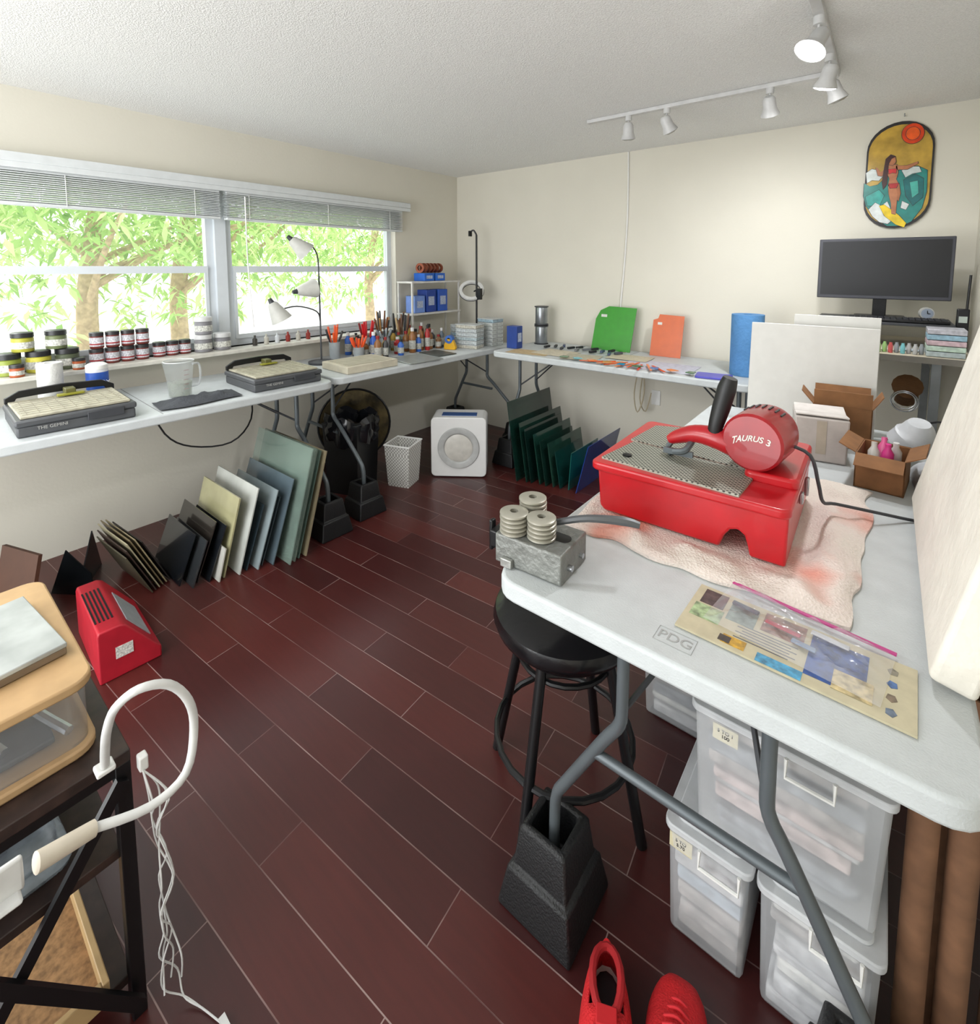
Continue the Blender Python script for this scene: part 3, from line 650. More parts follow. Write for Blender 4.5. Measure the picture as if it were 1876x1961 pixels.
# ---------------------------------------------------------------- machines on left table
def machine(loc,rz,label):
    t=thing('glass_cutting_machine',label,'machine',loc,rz,group='grey flat bench machines')
    part(t,'base',G().prism([(-.19,-.20),(.19,-.20),(.195,.20),(-.19,.20)],0,.045).prism([(-.195,-.205),(.20,-.205),(.20,.205),(-.195,.205)],.045,.072),mat('#4a4c4f',.5,var=.05),.008)
    part(t,'deck',G().prism([(-.165,-.19),(.18,-.185),(.18,.185),(-.165,.19)],.073,.084),mat('#aaa591',.6,var=.25,scale=30),.003)
    g=G()
    for k in range(9): g.box(.005,-.16+k*.04,.0847,.30,.002,.0012)
    for k in range(8): g.box(-.13+k*.04,0,.0847,.002,.35,.0012)
    part(t,'deck_grooves',g,mat('#958f7c',.7))
    part(t,'guard_rail',G().prism([(-.20,.075),(-.17,.075),(-.16,.095),(-.10,.098),(.0,.10),(.10,.098),(.16,.095),(.17,.075),(.20,.075),(.20,.10),(.15,.128),(0,.135),(-.15,.128),(-.2,.1)],-.185,-.165,'yz'),BLACKM,.003)
    part(t,'cutter_arm',G().box(-.13,.02,.105,.06,.04,.03),[mat('#5c5a2c',.5)],.004)
    part(t,'cutter_bar',G().box(-.10,.02,.095,.03,.10,.010),[mat('#8a8824',.5)],.003)
    part(t,'power_module',G().box(.203,.09,.045,.006,.13,.035),DKGREY,.002)
    text(t,'lettering','THE GEMINI',.018,mat('#a8a8a4',.5),(.2015,-.09,.032),(rad(90),0,rad(90)))
    return t
m1=machine((-2.865,.53,.871),rad(-2),'grey bench machine with cream deck and black rail')
dup(m1,(-2.845,1.475,.871),rad(-2),'grey bench machine with cream deck beside a white slab')
PT=thing('measuring_pitcher','clear plastic pitcher half full of cloudy water','pitcher',(-2.90,.99,.871),rad(100))
g=G(); n=32; vs=[];fs=[]
pf=[(.045,.001),(.053,.006),(.060,.10),(.068,.185),(.071,.192)]
for r,zz in pf:
    for i in range(n):
        a=2*pi*i/n; q=1+(.16*max(0,math.cos(a-pi))**6 if zz>.18 else 0); vs.append((r*q*math.cos(a),r*math.sin(a),zz))
for k in range(len(pf)-1):
    for i in range(n): fs.append((k*n+i,k*n+(i+1)%n,(k+1)*n+(i+1)%n,(k+1)*n+i))
fs.append(list(range(n))[::-1])
part(PT,'body',g.add(vs,fs),mat('#c4ccce',.12,alpha=.22))
part(PT,'rim',G().lathe([(.069,.190),(.072,.190),(.072,.194),(.069,.194)],closed=True,n=32),mat('#e6eaea',.2,alpha=.8))
part(PT,'water',G().lathe([(.005,.010),(.050,.010),(.056,.080),(.005,.080)],n=28),mat('#a8ad9c',.2,alpha=.5))
part(PT,'handle',G().tube([(.070,0,.165),(.105,0,.16),(.112,0,.10),(.10,0,.05),(.058,0,.045)],.006,8),mat('#d0d4d6',.2,alpha=.5))
for k in range(5): part(PT,'marking',G().box(0,-.058-.0024*k,.05+k*.025,.025,.001,.0015),mat('#8a4a4a',.5))
g=G();vs=[];nx,ny=22,10
for j in range(ny+1):
    for i in range(nx+1):
        u=i/nx;v=j/ny; vs.append((-.09+.18*v+.02*math.sin(u*5),-.19+.38*u,.004+.028*min(1,4*min(u,1-u,v,1-v))*(.6+abs(noise.noise(Vector((u*6,v*4,1)))))))
fs=[(j*(nx+1)+i,j*(nx+1)+i+1,(j+1)*(nx+1)+i+1,(j+1)*(nx+1)+i)[::-1] for j in range(ny) for i in range(nx)]
o=solo('folded_cloth','dark grey folded work cloth on the table','cloth',g.add(vs,fs),mat('#414449',.9,bump=.4),(-2.74,1.02,.874),rad(-6))
KS=thing('kiln_shelf_slab','cream square kiln slab','slab',(-2.80,2.07,.871),rad(-3))
part(KS,'body',G().box(0,0,.024,.31,.40,.048),mat('#c0b9a6',.8),.004); part(KS,'inset',G().box(0,0,.049,.26,.34,.003),mat('#aaa491',.8))
solo('metal_plate','thin silver metal plate with dark edge','plate',G().box(0,0,.004,.30,.30,.006),mat('#9ea39f',.4,.5),(-2.72,2.50,.871),rad(-6),.001)
solo('metal_plate','dark framed glass plate on the table','plate',G().box(0,0,.004,.25,.18,.006),mat('#50544f',.4,.3),(-2.76,2.78,.871),rad(-6),.001)
solo('paper_roll','white paper towel roll standing behind the machine','roll',G().lathe([(.018,0),(.050,0),(.050,.22),(.018,.22)],closed=True,n=28),mat('#d8d8d4',.9,bump=.3),(-3.18,.52,.871))
CW=thing('wipes_canister','white wipes canister with blue label','canister',(-3.16,.70,.871),rad(75))
part(CW,'body',G().lathe([(.045,0),(.047,.005),(.047,.16),(.043,.165)],n=28),mat('#d8d8de',.4)); part(CW,'lid',G().lathe([(.047,.165),(.047,.185),(.035,.193)],n=28),WHITE)
part(CW,'label_band',G().lathe([(.0475,.06),(.0478,.06),(.0478,.15),(.0475,.15)],closed=True,n=28),mat('#2b56b0',.4,var=.3))
text(CW,'lettering','CLOROX',.026,mat('#e8e8e8',.4),(0,-.0485,.10),(rad(90),0,0))
# lamp
LP=thing('desk_lamp','multi-arm desk lamp with grey white cone shades','lamp',(-3.13,1.98,.871))
part(LP,'base',G().lathe([(.01,0),(.09,0),(.09,.015),(.02,.025)],n=32),DKGREY)
part(LP,'pole',G().cyl((0,0,.02),(0,0,.62),.006),mat('#4a4c50',.4,.4))
for (hx,hy,hz,dx,dy,dz,st) in ((.02,-.16,.83,.10,.30,-.28,.60),(.02,-.12,.53,.03,.33,.05,.42),(.02,-.33,.40,.05,.12,-.26,.30)):
    part(LP,'arm',G().tube([(0,0,st),(.01,hy*.1,hz*.75+st*.25),(hx*.6,hy*.55,hz+.02),(hx,hy,hz)],.005,8),mat('#4a4c50',.4,.4))
    d=Vector((dx,dy,dz)).normalized(); h=Vector((hx,hy,hz))
    a=h-d*.06; b=h+d*.07
    part(LP,'lamp_shade',G().tube([a,a+d*.012,b],[.022,.032,.068],24,sm=0),mat('#bfbfb9',.5),label='grey white cone shade')
    part(LP,'lamp_neck',G().tube([a-d*.03,a],[.012,.018],12,sm=0),DKGREY)
# jars on sill
z=WZ0+.001
JR=thing('paint_jar','small jar with white label and dark cap','jar',(LX+.03,.755,z),group='small labelled jars on the window sill')
part(JR,'body',G().lathe([(.030,0),(.032,.003),(.032,.065),(.030,.068)],n=20),mat('#6c2a24',.4,var=.3)); part(JR,'lid',G().lathe([(.033,.068),(.033,.086),(.030,.088)],n=20),mat('#2c2c2e',.4))
part(JR,'label_band',G().lathe([(.0322,.012),(.0327,.012),(.0327,.060),(.0322,.060)],closed=True,n=20),mat('#c8c8ce',.5,var=.45,scale=120))
part(JR,'label_stripe',G().lathe([(.0328,.020),(.0331,.020),(.0331,.028),(.0328,.028)],closed=True,n=20),mat('#9a2a30',.5))
pos=[(LX+.03,.755+.072*k,z) for k in range(1,4)]+[(LX+.03,.76+.072*k,z+.09) for k in range(4)]+[(LX+.02,1.06+.07*k,z) for k in range(3)]
for p in pos: dup(JR,p,rad(random.uniform(-30,30)))
def jar2(x,y,z,c,lc,label,s=1.25):
    t=thing('paint_jar',label,'jar',(x,y,z),group='wide jars on the window sill')
    part(t,'body',G().lathe([(.038*s,0),(.04*s,.003),(.04*s,.06*s),(.036*s,.065*s)],n=22),mat(c,.4)); part(t,'lid',G().lathe([(.041*s,.065*s),(.041*s,.085*s),(.036*s,.088*s)],n=22),mat(lc,.4))
    part(t,'label_band',G().lathe([(.0403*s,.015*s),(.0408*s,.015*s),(.0408*s,.045*s),(.0403*s,.045*s)],closed=True,n=22),mat('#c9c9c2',.5,var=.5,scale=110))
for y,c in ((.40,'#8d9a3e'),(.515,'#c9c24a'),(.63,'#58604a')): jar2(LX+.03,y,z,c,'#1f2022','wide jar of yellow green powder with black lid')
for y,c in ((.46,'#a9a63e'),(.59,'#6a7450')): jar2(LX+.03,y,z+.112,c,'#1f2022','wide jar of green powder stacked on others',1.1)
for y,zz in ((1.30,0),(1.415,0),(1.305,.112)): jar2(LX+.04,y,z+zz,'#7d7c80','#d0d0d0','wide jar of grey powder with white lid')
for y in (.42,.54,.66): jar2(LX+.115,y,z,'#a8542c','#2a2a2c','small jar of orange powder with dark lid',.7)
for k in range(6):
    solo('small_bottle','small dark bottle on the window sill','bottle',G().lathe([(.014,0),(.016,.003),(.016,.045),(.007,.055),(.007,.07)],n=14),mat(random.choice(['#3c3a36','#b9b6ac','#8a2f2a','#c9cdd2']),.3),(LX+.06,1.62+k*.08,z),group='small bottles on the sill')

# tool cups & clutter
z=.871; taken=[]
def cup(x,y,label,cols,h=.13,r=.04,cc='#a9b0b4',n=7,tl=.14):
    taken.append((x,y,.085))
    t=thing('tool_cup',label,'cup',(x,y,z),random.uniform(0,3))
    part(t,'container',G().lathe([(r*.9,0),(r,h),(r*.92,h),(r*.82,.006),(.002,.006)],n=20),mat(cc,.4,alpha=.8))
    for k in range(n):
        a=2*pi*k/n+random.uniform(-.3,.3); c=cols[k%len(cols)]; q=random.uniform(.7,1.15)*tl
        bx_,by_=r*.4*math.cos(a),r*.4*math.sin(a); tx,ty=r*1.1*math.cos(a),r*1.1*math.sin(a)
        part(t,'tool_handle',G().tube([(bx_,by_,.01),(tx*.75,ty*.75,h),(tx,ty,h+q*.4),(tx*1.35,ty*1.35,h+q)],[.004,.005,.009,.007],8),mat(c,.4))
cup(-3.19,2.13,'cup of orange handled pliers',['#e8571e','#e8571e','#303236'],tl=.11)
cup(-3.06,2.25,'cup with orange handled cutters',['#e8571e','#d8481a'],tl=.08,h=.09)
cup(-3.21,2.44,'cup of red handled pliers',['#c81e24','#c81e24','#7b1b1e'],tl=.12,n=8)
cup(-3.07,2.50,'clear cup of grey tools',['#7e858c','#a9b0b5','#474a50'],tl=.08)
cup(-3.24,2.62,'jar of wooden paint brushes',['#b58a55','#7a4a2a','#3a3a3c'],tl=.17,n=9)
cup(-3.12,2.74,'jar of brushes and pens',['#6d4a34','#2f3136','#c3a67a'],tl=.15,n=8)
cup(-3.26,2.80,'dark jar of hobby tools',['#2e2f33','#85562f','#b9bdc2'],tl=.15,n=8,cc='#6d737a')
def bottle(x,y,label,c,cap,h=.13,r=.024,nm='bottle'):
    for a,b,d in taken:
        if math.hypot(x-a,y-b)<d-.03+r: return
    taken.append((x,y,r+.034))
    t=thing(nm,label,'bottle',(x,y,z),group='small bottles on the work tables')
    part(t,'body',G().lathe([(r*.9,0),(r,.004),(r,h*.68),(r*.45,h*.82),(r*.4,h*.86)],n=18),mat(c,.35)); part(t,'cap',G().lathe([(r*.5,h*.86),(r*.5,h),(r*.35,h)],n=16),mat(cap,.4))
    part(t,'label_band',G().lathe([(r+.0003,h*.15),(r+.0008,h*.15),(r+.0008,h*.5),(r+.0003,h*.5)],closed=True,n=18),mat('#b9b9b2',.5,var=.4,scale=100))
bc=['#2f62b8','#bfbfbf','#3b3b3d','#8a5a2c','#a8a290','#a82a2a','#4c6b3a','#b8963c','#5a6672','#20242b','#7c5a3c']
bottle(-3.05,2.38,'blue spray bottle with white cap',"#2a5fc0","#e8e8e8",.19,.028)
for k in range(260):
    x=random.uniform(-3.29,-2.93); y=random.uniform(2.30,3.04)
    if x>-3.08 and y<2.32: continue
    bottle(x,y,random.choice(['small craft supply bottle with printed label','small supply bottle crowded among other tools']),random.choice(bc),random.choice(['#d0d0d0','#202022','#902020']),random.uniform(.10,.21),random.uniform(.020,.030))
TD=thing('tape_dispenser','yellow and blue tape dispenser','tape dispenser',(-2.82,2.99,z),rad(20))
part(TD,'body',G().prism([(-.05,0),(.05,0),(.055,.02),(.03,.08),(-.02,.09),(-.05,.04)],-.02,.02,'xz'),mat('#dba70f',.4),.004)
part(TD,'tape_roll',G().lathe([(.015,-.024),(.034,-.024),(.034,.024),(.015,.024)],at=(-.005,0,.085),axis='y',closed=True,n=24),mat('#2a5fae',.4))
def cont(x,y,z,rz,w=.20,d=.14,h=.032,c='#cfdadc',lb='flat clear compartment box'):
    t=thing('compartment_box',lb,'box',(x,y,z),rz,group='stacked clear compartment boxes')
    part(t,'tray',G().box(0,0,h*.4,w,d,h*.8),mat(c,.25,var=.35,scale=60,alpha=.95),.003)
    part(t,'lid',G().box(0,0,h*.9,w+.004,d+.004,h*.18),mat('#d4d8d8',.2,alpha=.8),.002)
for k in range(6): cont(-2.76,3.17,z+k*.034,rad(12+random.uniform(-3,3)),c=random.choice(['#bbc2c4','#a9b7bc','#c3c0b4']),lb='flat clear box of beads in a stack')
for k in range(5): cont(-2.98,3.34,z+k*.034,rad(5+random.uniform(-3,3)),c=random.choice(['#b9bfc0','#99adb8']),lb='flat clear box stacked by the shelf')
for k in range(7): cont(-2.72,3.40,z+k*.034,rad(-4+random.uniform(-3,3)),w=.18,c=random.choice(['#9cb2be','#bfc3c0']),lb='pale blue clear box in a corner stack')

# corner shelf
CS=thing('corner_shelf','small white two tier shelf in the corner','shelf',(-3.29,3.22,.871))
wm2=mat('#d0ceca',.4)
for zz in (.27,.55): part(CS,'shelf_board',G().box(0,0,zz,.20,.62,.016),wm2,.002)
for sx in (-1,1):
    for sy in (-1,1): part(CS,'post',G().box(sx*.088,sy*.298,.275,.014,.014,.55),wm2)
CSz=.871
def bluebox(x,y,z,w,d,h,lb,c='#2450a8'):
    t=thing('blue_box',lb,'box',(x,y,z),0,group='blue boxes on the corner shelf')
    part(t,'carton',G().box(0,0,h/2,w,d,h),mat(c,.45),.003); part(t,'label_patch',G().box(w/2+.0008,0,h*.5,.001,d*.6,h*.4),mat('#a9b3ca',.5,var=.3,scale=80))
bluebox(-3.28,3.03,CSz+.279,.12,.12,.15,'pale blue plastic bin on the corner shelf','#6f8ed0')
bluebox(-3.28,3.17,CSz+.279,.12,.12,.20,'dark blue box of supplies on the shelf','#1d3f92')
bluebox(-3.28,3.32,CSz+.279,.12,.12,.20,'blue carton of supplies on the shelf','#2b57b4')
bluebox(-3.28,3.14,CSz+.559,.14,.12,.07,'open blue tray holding copper rolls','#1c62c4')
bluebox(-3.28,3.28,CSz+.559,.14,.12,.07,'blue tray holding copper rolls','#1c62c4')
for k in range(6):
    solo('copper_foil_roll','copper coloured foil tape roll standing upright','roll',G().lathe([(.024,-.010),(.044,-.010),(.044,.010),(.024,.010)],axis='y',closed=True,n=28),mat('#8a4a34',.35,.5),(-3.28,3.095+k*.046,CSz+.675),rad(12),group='copper foil rolls')
RL=thing('ring_light_stand','black tripod stand with white ring light','ring light',(-2.98,3.52,.871))
part(RL,'pole',G().cyl((0,0,.05),(0,0,.98),.009),BLACKM)
for k in range(3):
    a=rad(90+120*k); part(RL,'leg',G().cyl((0,0,.16),(.11*math.cos(a),.11*math.sin(a),.004),.006),BLACKM)
part(RL,'clip_arm',G().tube([(0,0,.98),(-.02,-.02,1.02),(-.05,-.03,1.0)],.008,8).box(-.05,-.03,.99,.02,.03,.05),BLACKM)
o=part(RL,'ring_lamp',G().lathe([(.085,-.01),(.115,-.01),(.115,.01),(.085,.01)],axis='y',closed=True,n=40),mat('#d8d8d6',.3)); o.location=(-.01,-.06,.47); o.rotation_euler=(rad(-42),0,rad(38))
o2=part(RL,'ring_back',G().lathe([(.082,.0102),(.118,.0102),(.118,.016),(.082,.016)],axis='y',closed=True,n=40),BLACKM); o2.location=o.location; o2.rotation_euler=o.rotation_euler
part(RL,'ring_bracket',G().tube([(0,0,.47),(.0,-.035,.46)],.007,8),BLACKM)
part(RL,'phone_clip',G().box(.09,-.07,.44,.05,.03,.10),BLACKM)
bluebox(-2.34,3.24,.901,.10,.08,.18,'blue box beside the solder spools','#1d3c86')
for (x,y,zz) in ((-2.29,3.56,.901),(-2.29,3.56,1.066)):
    t=thing('wire_spool','silver solder wire spool','spool',(x,y,zz),group='silver solder spools')
    part(t,'flange',G().lathe([(.06,0),(.06,.006),(.02,.006)],n=28),DKGREY); part(t,'wire',G().lathe([(.050,.0065),(.052,.01),(.052,.145),(.050,.15)],n=28),mat('#95999d',.3,.8)); part(t,'flange',G().lathe([(.02,.1505),(.06,.1505),(.06,.158),(.02,.158)],n=28),DKGREY)
def acr(x0,x1,y,h,c,lb,poly,zb=.901):
    w=x1-x0
    t=thing('coloured_panel',lb,'panel',((x0+x1)/2,y,zb),group='coloured plastic panels against the back wall',rx=rad(-10))
    part(t,'sheet',G().prism([(a*w-w/2,b*h) for a,b in poly],0,.006,'xz'),mat(c,.3,var=.08))
    part(t,'sticker',G().box(-w*.25,-.001,h*.78,w*.14,.001,h*.06),mat('#ccccc6',.5))
acr(-1.84,-1.49,3.60,.35,'#278a10','bright green cutting panel with rounded corner',[(0,0),(.93,0),(1,.98),(.35,1),(.15,.9),(.05,.7)])
acr(-1.36,-1.13,3.60,.31,'#c25410','orange rectangular plastic panel by the wall',[(0,0),(.98,0),(1,.98),(.22,1),(.18,.9),(.03,.86)])
part(thing('paper_towel_roll','blue paper shop towel roll','roll',(-.650,3.31,.901)),'sheet_roll',G().lathe([(.025,0),(.088,0),(.090,.005),(.090,.37),(.025,.37)],closed=True,n=36),mat('#568bbf',.85,bump=.4,bscale=60))
solo('plastic_tray','purple blue flexible plastic tray','tray',G().prism(rr(-.10,.10,-.07,.07,.02),0,.012),mat('#504eb4',.4),(-.78,3.11,.901),rad(10),.003)
for i,(x,y,w,d,c,rz,lb) in enumerate(((-2.12,3.14,.34,.18,'#b8a27c',6,'tan pattern paper sheet on the table'),(-1.95,3.24,.30,.24,'#c9c0ac',-4,'cream paper pattern sheet'),(-1.70,3.18,.26,.22,'#b3ad99',12,'paper sheet with printed pattern'),(-1.15,3.22,.46,.30,'#bdbdca',2,'large white cutting mat with faint grid'),(-1.55,3.12,.22,.14,'#a5bcc4',-8,'pale blue glass pattern piece'),(-1.42,3.38,.30,.20,'#c3bba4',3,'cream paper sheet by the green panel'))):
    solo('paper_sheet',lb,'paper',G().box(0,0,.0012,w,d,.0016),mat(c,.7,var=.18,scale=30),(x,y,.901+.002*(i%3)),rad(rz),group='papers on the back table')
for k in range(9):
    solo('ruler','orange red plastic strip ruler','ruler',G().box(0,0,.003,.19,.014,.004),mat(random.choice(['#d8531a','#c8341a','#e08050']),.4),(-1.55+.055*k,3.07+.014*(k%3),.909+.0045*(k%2)),rad(20+k*14),group='orange strips on the back table')
for k in range(14):
    o=thing('hand_tool','small dark hand tool lying on the table','tool',(-2.12+.045*k+.01*random.random(),3.38+.06*(k%3),.909),rad(random.uniform(60,120)),group='small tools on the back table')
    part(o,'grip',G().box(0,0,.009,.07,.020,.018),mat(random.choice(['#222428','#3d4a66','#6a6d70','#4c5258']),.4),.003); part(o,'shaft',G().cyl((.035,0,.008),(.07,.005,.008),.003,n=8),CHROME)
for k in range(9):
    solo('glass_piece','small cut coloured glass piece','glass',G().prism([(-.03,-.02),(.03,-.025),(.035,.015),(-.01,.03)],0,.004),mat(random.choice(['#2a7fb8','#58b0c0','#b8c6a0','#d89060','#3a6a40']),.2),(-1.78+.11*k,3.055+.02*random.random(),.918),rad(random.uniform(0,180)),group='cut glass pieces')
solo('hanging_cable','white cable running down the back wall','cable',G().tube([(-1.62,3.732,2.44),(-1.615,3.733,2.0),(-1.63,3.733,1.6),(-1.655,3.732,1.24),(-1.66,3.732,.95)],.006,6),WHITE)

# ---------------------------------------------------------------- boards, boxes on near table
bm=mat('#cfcec9',.7,var=.04)
solo('foam_board','white foam board panel standing on the table','board',G().bx(-.235,.225,0,.022,0,.45),bm,(-.235,2.46,.861),rad(2),.002,rx=rad(-5),group='white boards')
solo('foam_board','second white foam board standing close behind','board',G().bx(-.17,.135,0,.022,0,.49),bm,(-.145,2.53,.861),rad(2),.002,rx=rad(-5),group='white boards')
kraft=mat('#865c38',.8,var=.2)
def openbox(name,label,x,y,z,w,d,h,m,rz=0,flap=.07,angs=(20,40,-10,30)):
    t=thing(name,label,'box',(x,y,z),rz)
    th=.004; g=G().box(0,0,th/2,w,d,th).box(0,-d/2+th/2,h/2,w,th,h).box(0,d/2-th/2,h/2,w,th,h).box(-w/2+th/2,0,h/2,th,d,h).box(w/2-th/2,0,h/2,th,d,h)
    part(t,'carton',g,m)
    for k,(cx,cy,r0,ln) in enumerate(((0,-d/2,0,w),(w/2,0,90,d),(0,d/2,180,w),(-w/2,0,270,d))):
        g=G(); g.M=Matrix.Translation((cx,cy,h+.001))@Matrix.Rotation(rad(r0),4,'Z')@Matrix.Rotation(rad(angs[k]),4,'X')
        g.box(0,-flap/2,0,ln*.97,flap,.003); part(t,'flap',g,m)
    return t
openbox('kraft_box','brown cardboard carton behind the white one',-.115,2.365,.861,.19,.11,.16,kraft,rad(4),.06,(-80,-60,-70,-50))
WB=thing('shipping_box','crumpled plain white cardboard carton','box',(-.170,2.17,.861),rad(10))
part(WB,'carton',G().box(0,0,.080,.165,.17,.16,tx=.95),mat('#bdb6b1',.7,bump=.5,bscale=10),.006)
for s in (-1,1):
    g=G().at(0,s*.043,.163,rx=rad(s*7)); g.box(0,0,0,.16,.078,.004); part(WB,'lid_flap',g,mat('#c6c0bb',.7))
part(WB,'tape_strip',G().box(0,-.0865,.09,.03,.001,.12),mat('#b3a898',.4))
openbox('open_cardboard_box','small brown open box holding bottles',.02,2.00,.861,.125,.17,.11,kraft,rad(-6),.05,(35,-30,20,-25))
for (x,y,c,lb) in ((-.005,1.97,'#c9c6c0','white bottle standing in the box'),(.03,1.99,'#d83c8c','pink plastic bottle in the box'),(.02,2.045,'#e06098','pink bottle in the box'),(.05,2.03,'#d0d0ce','white tube in the box')):
    solo('small_bottle',lb,'bottle',G().lathe([(.012,0),(.016,.01),(.016,.10),(.008,.115),(.008,.13)],n=14),mat(c,.3),(x,y,.868),0,rx=rad(random.uniform(-14,14)),group='bottles in the cardboard box')
WR=thing('white_lamp_head','white rounded plastic lamp shade','lamp',(.10,2.27,.861),rad(10))
part(WR,'shade',G().tube([(-.03,.02,.055),(.005,.0,.10),(.01,-.02,.155)],[.055,.062,.032],20),mat('#c3c6ca',.4))
solo('curled_sheet','curled white plastic sheet on the table','sheet',G().prism([(.055*math.cos(a),.055*math.sin(a)) for a in [rad(5+17*i) for i in range(11)]]+[(.052*math.cos(a),.052*math.sin(a)) for a in [rad(175-17*i) for i in range(11)]],-.07,.07,'xz'),mat('#c3c6ca',.5),(.15,2.08,.861),rad(5))
solo('black_cable','black cable looping behind the boxes','cable',G().tube([(.0,2.40,.87),(.10,2.42,.95),(.185,2.38,1.0),(.20,2.28,.95),(.20,2.20,.90)],.004,6),BLACK)

# ---------------------------------------------------------------- desk + monitor
DK=thing('computer_desk','tall narrow desk with grey steel legs','desk',(-.10,3.30,0))
part(DK,'desktop',G().box(0,0,1.145,.82,.80,.028),mat('#b8af9b',.5),.003)
part(DK,'front_edge',G().box(0,-.402,1.145,.82,.004,.028),mat('#6e6a62',.5))
for sx in (-1,1):
    for sy in (-1,1): part(DK,'leg',G().box(sx*.29,sy*.34,.565,.035,.035,1.13),mat('#7d8184',.4,.5),.002)
for sx in (-1,1): part(DK,'side_rail',G().box(sx*.29,0,1.10,.03,.64,.03),mat('#7d8184',.4,.5))
RS=thing('monitor_riser','low black monitor riser shelf','riser',(-.02,3.35,1.160))
part(RS,'top',G().box(0,0,.115,.56,.38,.014),DKGREY,.002)
for sx in (-1,1): part(RS,'support',G().box(sx*.27,0,.054,.014,.36,.108),DKGREY)
MN=thing('computer_monitor','black widescreen monitor turned off','monitor',(-.03,3.44,1.283),rad(2))
part(MN,'bezel',G().box(0,0,.265,.575,.03,.33),mat('#3a3b42',.4),.004)
part(MN,'screen',G().box(0,-.0165,.268,.545,.003,.295),mat('#121317',.35))
part(MN,'neck',G().box(0,.03,.07,.06,.025,.14),BLACKM,.003); part(MN,'base',G().prism(rr(-.11,.11,-.08,.08,.02),0,.010),BLACKM,.002)
KY=thing('keyboard','slim black keyboard in front of the monitor','keyboard',(.04,3.235,1.283),rad(2))
part(KY,'case',G().box(0,0,.008,.40,.13,.014),BLACKM,.003)
g=G()
for r in range(5):
    for c in range(16): g.box(-.18+c*.024,-.048+r*.024,.0175,.019,.019,.005)
part(KY,'keys',g,mat('#26272c',.5))
PD=thing('drawer_organizer','clear plastic parts boxes on the desk','organizer',(.215,3.00,1.160))
for k in range(5): part(PD,'drawer',G().box(0,0,.012+k*.025,.13,.14,.022),mat(['#a9b6b8','#b9cfc0','#c8afb6','#93b6c8','#b8b8c0'][k],.3,var=.3,scale=60,alpha=.95),.002)
CL=thing('alarm_clock','small round white clock behind the keyboard','clock',(.165,3.42,1.283),rad(10))
part(CL,'case',G().lathe([(.01,-.012),(.030,-.012),(.032,.012),(.01,.012)],at=(0,0,.034),axis='y',n=32),mat('#a9a9a4',.5)); part(CL,'face',G().lathe([(.003,-.0135),(.025,-.0135),(.025,-.0125),(.003,-.0125)],at=(0,0,.034),axis='y',n=32),mat('#8892a0',.4)); part(CL,'hand',G().box(0,-.015,.042,.003,.001,.016).box(.006,-.015,.034,.012,.001,.003),BLACK)
WT=thing('handheld_radio','black handheld radio with antenna','radio',(.285,3.22,1.160))
part(WT,'case',G().box(0,0,.10,.045,.03,.20),BLACKM,.005); part(WT,'antenna',G().cyl((.012,0,.20),(.016,0,.36),.005),BLACKM); part(WT,'display',G().box(0,-.016,.15,.03,.002,.03),mat('#aab4ac',.4))
for k in range(14):
    solo('small_vial','small clear vial with coloured cap on the desk','vial',G().lathe([(.008,0),(.009,.004),(.009,.035),(.006,.04),(.006,.048)],n=12),mat(random.choice(['#b8b8b8','#7ac0c8','#c85a5a','#989ca0','#a0c880']),.3,alpha=.9),(-.15+.022*k,2.955+.018*(k%2),1.160),group='small vials on the desk')
for k in range(6):
    solo('paper_sheet','loose paper note on the desk','paper',G().box(0,0,.001,.09,.07,.0015),mat(random.choice(['#c9c9c4','#b0bcc4','#c4b8a8']),.7,var=.3,scale=60),(-.25+.07*k,3.05+.03*(k%2),1.160+.002*(k%3)),rad(random.uniform(-30,30)),group='loose papers on the desk')
solo('paper_bag','crumpled brown paper bag hung under the desk','bag',G().at(0,0,0,rx=rad(60)).lathe([(.02,0),(.05,.02),(.045,.12),(.06,.18),(.02,.19)],n=14),mat('#6f4c2c',.8,bump=.8,bscale=25),(.10,3.22,.90))
solo('wire_coil','loose coil of silver wire under the desk','wire',ring(ring(ring(G(),.045,0,.003),.050,.012,.003),.04,.022,.003),CHROME,(.09,2.98,.93),rx=rad(60))

# ---------------------------------------------------------------- wall art
AR=thing('stained_glass_panel','oval stained glass panel of a surfer on waves','wall art',(.01,3.735,1.78))
def q(px,py): return ((px-(1719+(437-py)*.085))/131*.30,(437-py)/205*.60)
def caps(w,h,r,n=14):
    o=[]
    for i in range(n+1): a=pi*i/n; o.append((r*math.cos(a),h-r+r*math.sin(a)))
    for i in range(n+1): a=pi+pi*i/n; o.append((r*math.cos(a),r+r*math.sin(a)))
    return o
part(AR,'lead_frame',G().prism(caps(.3,.6,.15),-.012,-.002,'xz'),mat('#2c2a2a',.4,.4))
part(AR,'amber_sky',G().prism([(a*.94,.018+b*.94) for a,b in caps(.3,.6,.15)],-.014,-.012,'xz'),mat('#b59238',.25,var=.35,scale=14))
def blob(name,pts,y,c,**k):
    P=[q(*p) for p in pts]
    cx=sum(p[0] for p in P)/len(P); cz=sum(p[1] for p in P)/len(P)
    L=[(a+(a-cx)/max(.001,math.hypot(a-cx,b-cz))*.0025,b+(b-cz)/max(.001,math.hypot(a-cx,b-cz))*.0025) for a,b in P]
    g=G().prism(L,-y+.0005,-y+.001,'xz',1).prism(P,-y,-y+.0007,'xz',0)
    return part(AR,name,g,[mat(c,.25,var=.25,scale=25,**k),BLACK],smooth=False)
blob('wave',[(1660,345),(1672,352),(1688,350),(1700,340),(1716,330),(1740,322),(1765,320),(1783,330),(1781,370),(1772,400),(1752,425),(1735,433),(1705,432),(1680,415),(1663,390),(1658,370)],.016,'#1f8078')
